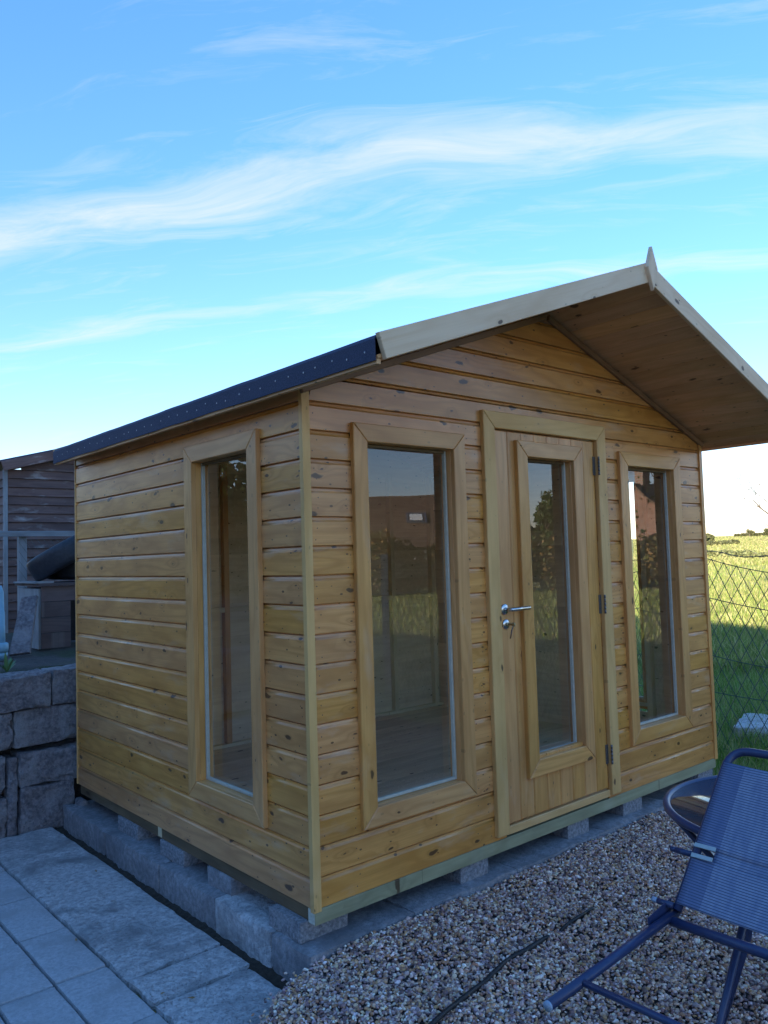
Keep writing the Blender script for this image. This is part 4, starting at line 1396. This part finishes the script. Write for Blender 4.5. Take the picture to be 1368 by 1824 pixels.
# ================================================================== CHAIN-LINK FENCE ON THE RIGHT
cf = empty('chain_link_fence', (4.3, 0, -0.28))
tag(cf, 'sagging chain-link fence with barbed wire along the field', 'fence')
FX = 4.3
def fence_pt(y, h):
    """y along the fence, h 0..1 up the mesh: the mesh leans and sags between the posts"""
    ph = (y - 0.75) / 2.6
    sag_ = 0.25 * abs(math.sin(math.pi * ph)) ** 0.85
    topz = 1.275 - sag_
    z = -0.30 + (topz + 0.30) * h
    lean = 0.10 * math.sin(math.pi * ph) ** 2 * h + 0.16 * max(0, 0.45 - h) ** 1.2
    return V((FX + lean - 0.05 * math.sin(y * 2.1) * (1 - h), y, z))


vs, fs = [], []
NH, DY = 16, 0.096
y0_, y1_ = -11.5, 5.0
nw = int((y1_ - y0_) / DY)
for i in range(nw):
    for dirn in (1, -1):
        pts = []
        # each wire is one diagonal from bottom to top of the mesh
        for k in range(NH + 1):
            yy = y0_ + (i + dirn * k * 0.5) * DY
            pts.append(fence_pt(yy, k / NH) + V((0.0015 * dirn, 0, 0)))
        a_, b_ = tube_geo(pts, 0.0030, 4)
        o_ = len(vs); vs += a_; fs += [tuple(q + o_ for q in f) for f in b_]
nt_ = link('mesh_wire', pydata('mesh_wire', vs, fs), M_GWIRE, cf)
nt_['kind'] = 'stuff'
for h in (0.02, 0.32, 0.50, 0.79, 1.0):
    pts = [fence_pt(yy, h) + V((-0.004, 0, 0.01 * math.sin(yy * 3 + h * 9))) for yy in np.arange(y0_, y1_, 0.12)]
    tube('line_wire', cf, pts, 0.0036, M_GWIRE, 5)
pts = []
vs, fs = [], []
for yy in np.arange(y0_, y1_, 0.06):
    ph = (yy - 0.75) / 2.6
    p_ = V((FX - 0.02, yy, 1.285 - 0.10 * abs(math.sin(math.pi * ph)) + 0.012 * math.sin(yy * 14)))
    pts.append(p_)
for s_ in (0, math.pi):
    q_ = [p_ + V((0.003 * math.cos(i * 1.3 + s_), 0, 0.003 * math.sin(i * 1.3 + s_))) for i, p_ in enumerate(pts)]
    a_, b_ = tube_geo(q_, 0.0022, 5)
    o_ = len(vs); vs += a_; fs += [tuple(q + o_ for q in f) for f in b_]
for i in range(2, len(pts), 2):
    for k in range(2):
        a = random.uniform(0, math.pi)
        d = V((math.cos(a), 0.35 * random.uniform(-1, 1), math.sin(a))) * 0.014
        a_, b_ = tube_geo([pts[i] - d, pts[i] + d], 0.0016, 4)
        o_ = len(vs); vs += a_; fs += [tuple(q + o_ for q in f) for f in b_]
    a_, b_ = tube_geo([pts[i] + V((0, -0.008, 0)), pts[i] + V((0, 0.008, 0))], 0.0045, 5)
    o_ = len(vs); vs += a_; fs += [tuple(q + o_ for q in f) for f in b_]
link('barbed_wire', pydata('barbed_wire', vs, fs), M_WIRE, cf)
for yy in (0.95, 3.55, -4.45, -7.05, -9.65):
    box('post', cf, (FX - 0.03, yy - 0.03, -0.32), (FX + 0.03, yy + 0.03, 1.34), M_GREYWOOD, 0.004)

# flat stone lying in the grass
o = rough_block('flat_stone', None, (4.85, 0.50, -0.29), (5.50, 0.86, -0.19), M_CONC, 0.03, 0.012, 88.0, rotz=0.3, edge=0.02, chips=0.02)
tag(o, 'pale flat slab lying in the grass by the fence', 'slab')

# ================================================================== GRASS
def grass_blades(x_, y_, hmin, hmax, wscale, pal_, lean=0.5):
    m_ = len(x_)
    z_ = terrain_z(x_, y_) - 0.005
    hgt = rng.uniform(hmin, hmax, m_)
    a = rng.uniform(0, 2 * np.pi, m_)
    ln = rng.uniform(0.1, lean, m_) * hgt
    la = rng.uniform(0, 2 * np.pi, m_)
    wd = wscale * rng.uniform(0.6, 1.3, m_)
    sxv, syv = np.cos(a) * wd, np.sin(a) * wd
    lx, ly = np.cos(la) * ln, np.sin(la) * ln
    v0 = np.stack([x_ - sxv, y_ - syv, z_], -1)
    v1 = np.stack([x_ + sxv, y_ + syv, z_], -1)
    v2 = np.stack([x_ + sxv * .7 + lx * .35, y_ + syv * .7 + ly * .35, z_ + hgt * .6], -1)
    v3 = np.stack([x_ - sxv * .7 + lx * .35, y_ - syv * .7 + ly * .35, z_ + hgt * .6], -1)
    v4 = np.stack([x_ + lx, y_ + ly, z_ + hgt], -1)
    Vv = np.stack([v0, v1, v2, v3, v4], 1)
    base = (np.arange(m_) * 5)[:, None]
    tri = np.concatenate([base + [[0, 1, 2]], base + [[0, 2, 3]], base + [[3, 2, 4]]], 1)
    ci = rng.integers(0, len(pal_), m_)
    cc = pal_[ci] * rng.uniform(0.7, 1.25, (m_, 1))
    return Vv.reshape(-1, 3), tri, np.repeat(cc[:, None], 5, 1).reshape(-1, 3)


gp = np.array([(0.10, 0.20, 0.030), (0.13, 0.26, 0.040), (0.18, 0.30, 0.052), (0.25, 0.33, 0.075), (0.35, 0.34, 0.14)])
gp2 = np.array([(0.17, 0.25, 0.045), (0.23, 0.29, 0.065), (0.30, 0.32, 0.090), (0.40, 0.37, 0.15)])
parts_ = []
# near: tufts between the summerhouse and the fence and just beyond it
nn_ = 52000
d_ = rng.uniform(4.3, 13.0, nn_) ; a_ = np.radians(rng.uniform(56, 84, nn_))
x_ = CP.x + d_ * np.sin(a_); y_ = CP.y + d_ * np.cos(a_)
k_ = (x_ > 3.16) & ((y_ > -0.6) | (x_ > 3.55))
tuft = (np.sin(x_ * 7.3 + 2 * np.sin(y_ * 5.1)) * np.sin(y_ * 8.1 + x_ * 3.0) > -0.35) | (rng.random(nn_) < 0.35)
k_ &= tuft
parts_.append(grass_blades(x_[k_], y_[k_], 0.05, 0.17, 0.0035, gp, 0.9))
# mid and far, sunlit: coarser
nn_ = 60000
d_ = 11.0 * (60 / 11.0) ** rng.random(nn_); a_ = np.radians(rng.uniform(57, 80, nn_))
x_ = CP.x + d_ * np.sin(a_); y_ = CP.y + d_ * np.cos(a_)
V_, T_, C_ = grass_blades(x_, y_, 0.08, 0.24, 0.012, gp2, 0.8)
parts_.append((V_, T_, C_))
nn_ = 34000
d_ = 48.0 * (200 / 48.0) ** rng.random(nn_); a_ = np.radians(rng.uniform(58, 76, nn_))
x_ = CP.x + d_ * np.sin(a_); y_ = CP.y + d_ * np.cos(a_)
parts_.append(grass_blades(x_, y_, 0.12, 0.32, 0.06, np.array([(0.22, 0.26, 0.075), (0.29, 0.30, 0.10), (0.37, 0.34, 0.15)]), 0.8))
# field on the other side, seen mirrored in the front panes
nn_ = 30000
x_ = rng.uniform(4.0, 26, nn_); y_ = rng.uniform(-24, -2.0, nn_)
parts_.append(grass_blades(x_, y_, 0.08, 0.22, 0.013, gp2, 0.8))
off_ = 0; VV, TT, CC = [], [], []
for V_, T_, C_ in parts_:
    VV.append(V_); TT.append((T_ + off_).reshape(-1)); CC.append(C_); off_ += len(V_)
o = mesh_np('grass', np.concatenate(VV), np.concatenate(TT), 3, M_GRASS, colors=np.concatenate(CC))
tag(o, 'rough grass growing along the fence and over the field', 'grass', kind='stuff')

# ================================================================== TREES AND HEDGES
def leaf_cloud(blobs, n, size, pal_, rs, flat=0.6):
    """leaf-sized quads scattered through a set of ellipsoids (centre, radii), denser near their surface"""
    wts = np.array([b[1][0] * b[1][1] + b[1][2] * b[1][0] for b in blobs]); wts = wts / wts.sum()
    bi = rs.choice(len(blobs), n, p=wts)
    cen = np.array([b[0] for b in blobs])[bi]
    rad = np.array([b[1] for b in blobs])[bi]
    d = rs.normal(size=(n, 3)); d /= np.linalg.norm(d, axis=1)[:, None]
    rr = rs.random(n) ** 0.45
    P_ = cen + d * rad * rr[:, None]
    u_ = rs.normal(size=(n, 3)); u_ /= np.linalg.norm(u_, axis=1)[:, None]
    v_ = np.cross(u_, rs.normal(size=(n, 3))); v_ /= np.linalg.norm(v_, axis=1)[:, None]
    s_ = size * rs.uniform(0.5, 1.4, n)[:, None]
    Q = np.stack([P_ - u_ * s_, P_ + v_ * s_ * flat, P_ + u_ * s_, P_ - v_ * s_ * flat], 1)
    c_ = pal_[rs.integers(0, len(pal_), n)] * rs.uniform(0.65, 1.3, (n, 1))
    return Q.reshape(-1, 3), np.arange(4 * n), np.repeat(c_[:, None], 4, 1).reshape(-1, 3)


def branches(base, height, r0, rs, levels=4, spread=0.7, up=0.35, nchild=(3, 5)):
    vs, fs, tips = [], [], []
    def grow(p, d, L_, r_, lev):
        pts, rad = [p], [r_]
        seg = 4
        for i in range(seg):
            d = (d + V(rs.normal(size=3)) * 0.16 + V((0, 0, up * 0.12))).normalized()
            p = p + d * L_ / seg
            pts.append(p); rad.append(r_ * (1 - 0.55 * (i + 1) / seg))
        a_, b_ = tube_geo(pts, rad, 6 if lev < 2 else 4)
        o_ = len(vs); vs.extend(a_); fs.extend([tuple(q + o_ for q in f) for f in b_])
        if lev >= levels:
            tips.append(pts[-1]); return
        for c_ in range(int(rs.integers(nchild[0], nchild[1] + 1))):
            k = int(rs.integers(2, seg + 1))
            nd = (d + V(rs.normal(size=3)) * spread).normalized()
            grow(pts[k], nd, L_ * rs.uniform(0.55, 0.78), rad[k] * 0.72, lev + 1)
    grow(V(base), V((0, 0, 1)), height, r0, 0)
    return vs, fs, tips


lp_dark = np.array([(0.035, 0.065, 0.018), (0.05, 0.085, 0.022), (0.075, 0.095, 0.03), (0.09, 0.085, 0.03)])
lp_aut = np.array([(0.085, 0.085, 0.025), (0.13, 0.09, 0.03), (0.17, 0.10, 0.035), (0.10, 0.075, 0.03), (0.06, 0.075, 0.022)])
lp_far = np.array([(0.10, 0.115, 0.045), (0.13, 0.13, 0.055), (0.09, 0.10, 0.045)])


def tree(name, base, h_trunk, r0, seed, label, crown=None, levels=4, leaf=0.12, nleaf=6000, pal_=lp_dark, spread=0.7, group=None, centre=False):
    rs = np.random.default_rng(seed)
    t_ = empty(name, base)
    tag(t_, label, 'tree', group)
    vs, fs, tips = branches(V(base), h_trunk, r0, rs, levels, spread)
    mean_ = sum(tips, V((0, 0, 0))) / len(tips)
    sh_ = V((base[0] - mean_.x, base[1] - mean_.y, 0)) if centre else V((0, 0, 0))
    vs = [q + sh_ for q in vs]; tips = [q + sh_ for q in tips]
    link('trunk', pydata('trunk', vs, fs), M_BARK, t_)
    if nleaf:
        sel = [tips[i] for i in rs.choice(len(tips), min(len(tips), 140), replace=False)]
        bl = [((p.x, p.y, p.z), (crown * rs.uniform(0.6, 1.2),) * 3) for p in sel]
        Q, F_, C_ = leaf_cloud(bl, nleaf, leaf, pal_, rs)
        o_ = mesh_np('crown', Q - np.array(world_loc(t_)), F_, 4, M_LEAF, colors=C_, loc=(0, 0, 0))
        o_.parent = t_
    return t_


def hedge(name, p0, p1, h, wd, n, label, pal_, leaf, seed, group=None):
    rs = np.random.default_rng(seed)
    p0, p1 = np.array(p0, float), np.array(p1, float)
    L_ = np.linalg.norm(p1 - p0)
    nb = max(4, int(L_ / (wd * 0.7)))
    bl = []
    for i in range(nb):
        t_ = (i + rs.uniform(0, 1)) / nb
        c_ = p0 + (p1 - p0) * t_ + rs.normal(size=3) * np.array([wd * .15, wd * .15, 0])
        hh = h * rs.uniform(0.75, 1.15)
        bl.append((c_ + np.array([0, 0, hh * 0.5]), (wd * rs.uniform(.6, .9), wd * rs.uniform(.6, .9), hh * 0.52)))
    t_ = empty(name, tuple((p0 + p1) / 2))
    tag(t_, label, 'hedge', group)
    Q, F_, C_ = leaf_cloud(bl, n, leaf, pal_, rs)
    o_ = mesh_np('foliage', Q - np.array((p0 + p1) / 2), F_, 4, M_LEAF, colors=C_)
    o_.parent = t_
    # stems
    vs, fs = [], []
    for i in range(nb):
        c_ = V(p0 + (p1 - p0) * (i + .5) / nb) - V((p0 + p1) / 2)
        a_, b_ = tube_geo([c_ + V((0, 0, -0.1)), c_ + V((rs.normal() * .1, rs.normal() * .1, h * .5)), c_ + V((rs.normal() * .2, rs.normal() * .2, h * .85))], [0.05, 0.035, 0.01], 5)
        q0 = len(vs); vs += a_; fs += [tuple(q + q0 for q in f) for f in b_]
    link('stems', pydata('stems', vs, fs), M_BARK, t_, Matrix.Translation(V((p0 + p1) / 2)))


def at_az(az, d, z=None):
    a = math.radians(az)
    x = CP.x + d * math.sin(a); y = CP.y + d * math.cos(a)
    return (x, y, float(terrain_z(np.array(x), np.array(y))) if z is None else z)


# right background: bare tree reaching in at the right edge, scrub and far hedges
tree('bare_tree', at_az(69.1, 22), 2.2, 0.09, 12, 'bare twiggy tree at the right edge above the field', levels=5, nleaf=0, spread=0.62)
tree('distant_tree', at_az(65.3, 180), 0.75, 0.10, 21, 'small round distant tree on the field horizon', crown=0.42, levels=3, leaf=0.13, nleaf=900, pal_=lp_far)
tree('distant_tree', at_az(66.5, 165), 0.85, 0.11, 22, 'distant tree on the horizon at the right edge of the picture', crown=0.45, levels=3, leaf=0.13, nleaf=1100, pal_=lp_far)
hedge('scrub_hedge', at_az(61.0, 62), at_az(72, 50), 0.55, 0.8, 9000, 'low line of bramble scrub across the middle of the field', lp_far * 1.9, 0.11, 5)
hedge('field_hedge', at_az(60.5, 95), at_az(64.5, 105), 0.55, 1.0, 5000, 'dark hedge on the far side of the field, left part', lp_far, 0.16, 6)
hedge('field_hedge', at_az(64.4, 190), at_az(75, 180), 0.75, 0.9, 9000, 'thin straight hedge along the field horizon', lp_far * 0.8, 0.2, 7)
hedge('field_hedge', at_az(59.0, 120), at_az(62.9, 128), 1.5, 1.8, 6000, 'rounded tree line on the horizon beside the summerhouse', lp_far, 0.3, 8)

hedge('added_hedge', (-8.5, 8.5, -0.3), (-4.5, 17.0, -0.3), 4.2, 1.6, 16000, 'tall dark hedge left of the old shed, outside the picture', lp_dark, 0.13, 14)  # unseen hedge, added to darken what the left window reflects

# ================================================================== WHAT THE PANES MIRROR (across the field, behind the camera)
def mir(az, d, z=-0.285):
    """place seen mirrored in the front panes at this heading and distance"""
    a = math.radians(az)
    return (CP.x + d * math.sin(a), -(CP.y + d * math.cos(a)), z)


hedge('garden_hedge', mir(34, 33), mir(65, 36), 2.5, 1.3, 26000, 'tall autumn hedge across the field, mirrored in the front panes', lp_aut * 1.7, 0.10, 9)
tree('oak_tree', mir(52.9, 39), 2.6, 0.20, 31, 'leafy oak beyond the hedge, mirrored in the door pane', crown=0.42, levels=4, leaf=0.11, nleaf=15000, pal_=lp_dark * 1.5, centre=True)
tree('garden_tree', mir(60.3, 27), 2.4, 0.12, 35, 'nearly bare tree mirrored in the right front pane', crown=0.35, levels=4, leaf=0.07, nleaf=900, pal_=lp_dark)
tree('garden_tree', mir(38.7, 60), 3.3, 0.2, 36, 'leafy tree beside the tiled bungalow, mirrored in the left front pane', crown=0.7, levels=3, leaf=0.16, nleaf=5000, pal_=lp_dark)


def gable_house(name, c, heading, L_, Dp, wall_h, ridge_h, label, wall_mat, windows=True, chimney=None, roof_window=None, base=-0.3):
    """house with its ridge along 'heading' (radians); built turned, parts placed through a matrix"""
    hs = empty(name, (c[0], c[1], base))
    tag(hs, label, 'house')
    Rz = Matrix.Translation(V((c[0], c[1], base))) @ Matrix.Rotation(heading, 4, 'Z')
    def solid(nm, vs, fs, mat, par=hs):
        return link(nm, pydata(nm, vs, fs), mat, par, Rz)
    a, b = L_ / 2, Dp / 2
    # long walls and gables as separate panels, local x/y of each panel used by the brick pattern
    def panel(nm, org, ux, uy, pts, t_, mat, par=hs):
        F = Rz @ frame(org, ux, uy)
        n_ = len(pts)
        vs = [(p[0], p[1], -t_) for p in pts] + [(p[0], p[1], 0) for p in pts]
        fs = [tuple(range(n_))[::-1], tuple(range(n_, 2 * n_))] + [(i, (i + 1) % n_, (i + 1) % n_ + n_, i + n_) for i in range(n_)]
        return link(nm, pydata(nm, vs, fs), mat, par, F)
    panel('wall', (-a, -b, 0), (1, 0, 0), (0, 0, 1), [(0, 0), (L_, 0), (L_, wall_h), (0, wall_h)], 0.25, wall_mat)
    panel('wall', (a, b, 0), (-1, 0, 0), (0, 0, 1), [(0, 0), (L_, 0), (L_, wall_h), (0, wall_h)], 0.25, wall_mat)
    panel('gable_wall', (a, -b, 0), (0, 1, 0), (0, 0, 1), [(0.26, 0), (Dp - 0.26, 0), (Dp - 0.26, wall_h), (Dp / 2, ridge_h - 0.15), (0.26, wall_h)], 0.25, wall_mat)
    panel('gable_wall', (-a, b, 0), (0, -1, 0), (0, 0, 1), [(0.26, 0), (Dp - 0.26, 0), (Dp - 0.26, wall_h), (Dp / 2, ridge_h - 0.15), (0.26, wall_h)], 0.25, wall_mat)
    pitch = V((0, b, ridge_h - wall_h)); Lr = pitch.length + 0.45
    pn = pitch.normalized()
    oh = 0.3
    r1 = panel('roof_slope', V((-a - oh, -b, wall_h)) - pn * 0.42, (1, 0, 0), pn, [(0, 0), (L_ + 2 * oh, 0), (L_ + 2 * oh, Lr), (0, Lr)], 0.12, M_TILE)
    pn2 = V((0, -pn.y, pn.z))
    r2 = panel('roof_slope', V((a + oh, b, wall_h)) - pn2 * 0.42, (-1, 0, 0), pn2, [(0, 0), (L_ + 2 * oh, 0), (L_ + 2 * oh, Lr), (0, Lr)], 0.12, M_TILE)
    if windows:
        for side_ in (-1, 1):
            n_ = max(2, int(L_ / 3.2))
            for i in range(n_):
                x = -a + (i + 0.5) * L_ / n_ - 0.6
                org = (x, -b - 0.02, 1.0) if side_ < 0 else (x + 1.2, b + 0.02, 1.0)
                ux = (1, 0, 0) if side_ < 0 else (-1, 0, 0)
                wf = panel('window', org, ux, (0, 0, 1), [(0, 0), (1.2, 0), (1.2, 1.1), (0, 1.1)], 0.05, M_WHITEP)
                o_ = panel('window_pane', V(org) + V((0, 0.012 * side_, 0)), ux, (0, 0, 1), [(0.08, 0.08), (0.56, 0.08), (0.56, 1.02), (0.08, 1.02)], 0.01, M_DARKGL)
                o_ = panel('window_pane', V(org) + V((0, 0.012 * side_, 0)), ux, (0, 0, 1), [(0.64, 0.08), (1.12, 0.08), (1.12, 1.02), (0.64, 1.02)], 0.01, M_DARKGL)
    if chimney is not None:
        x = chimney
        ch_ = panel('chimney', (x - 0.35, -0.3, ridge_h - 0.6), (1, 0, 0), (0, 0, 1), [(0, 0), (0.7, 0), (0.7, 1.5), (0, 1.5)], -0.0 - 0.0 + 0.0 - 0.6 if False else 0.6, wall_mat)
        ch_.matrix_basis = ch_.matrix_basis @ Matrix.Translation((0, 0, 0))
        for q in (-0.18, 0.18):
            lathe('chimney_pot', hs, [(0.0, 0), (0.11, 0), (0.09, 0.4), (0.11, 0.42), (0.0, 0.42)], Rz @ V((x + q, 0.0, ridge_h + 0.9)), M_BRICK, 14)
    if roof_window is not None:
        x, up_ = roof_window
        org = V((x, -b, wall_h)) + pn * up_
        nn2 = V((0, -pn.z, pn.y))
        panel('roof_window', org + nn2 * 0.10, (1, 0, 0), pn, [(0, 0), (0.9, 0), (0.9, 0.85), (0, 0.85)], 0.12, M_DARKGL)
        panel('roof_window_frame', org + nn2 * 0.09 + V((-0.09, 0, 0)) - pn * 0.09, (1, 0, 0), pn, [(0, 0), (1.08, 0), (1.08, 1.03), (0, 1.03)], 0.10, M_ZINC)
        panel('roof_window_glass', org + nn2 * 0.115 + V((0.1, 0, 0)) + pn * 0.1, (1, 0, 0), pn, [(0, 0), (0.7, 0), (0.7, 0.65), (0, 0.65)], 0.01, M_WHITEP)
    return hs


# bungalow facing the summerhouse across the hedge: its -y side turned towards the panes
bc = mir(41.5, 47)
vdir = V((bc[0] - CP.x, bc[1] + CP.y, 0)).normalized()
hd_ = math.atan2(vdir.y, vdir.x) - math.pi / 2
gable_house('bungalow', bc, hd_, 13, 8.0, 2.4, 5.2, 'brick bungalow with brown tiled roof and roof window, mirrored in the left front pane', M_BRICK, roof_window=(-1.75, 1.9))
gc = mir(61.0, 58)
gable_house('brick_house', gc, math.atan2(gc[1] - CP.y, gc[0] - CP.x) + math.radians(24), 10, 6.0, 3.0, 5.9, 'red brick gabled house with chimney, mirrored in the right front pane', M_BRICK, chimney=-4.2)
# house added unseen on the left for the inferred shade over the garden
rdir = V((0.3, 0.954, 0)).normalized()
rp = V((-13.1, -5.7, 0)) - rdir * 3.0
gable_house('house', (rp.x, rp.y), math.atan2(rdir.y, rdir.x), 27, 8.0, 4.6, 7.2, 'long brick house added on the left outside the picture to shade the whole garden', M_BRICK)
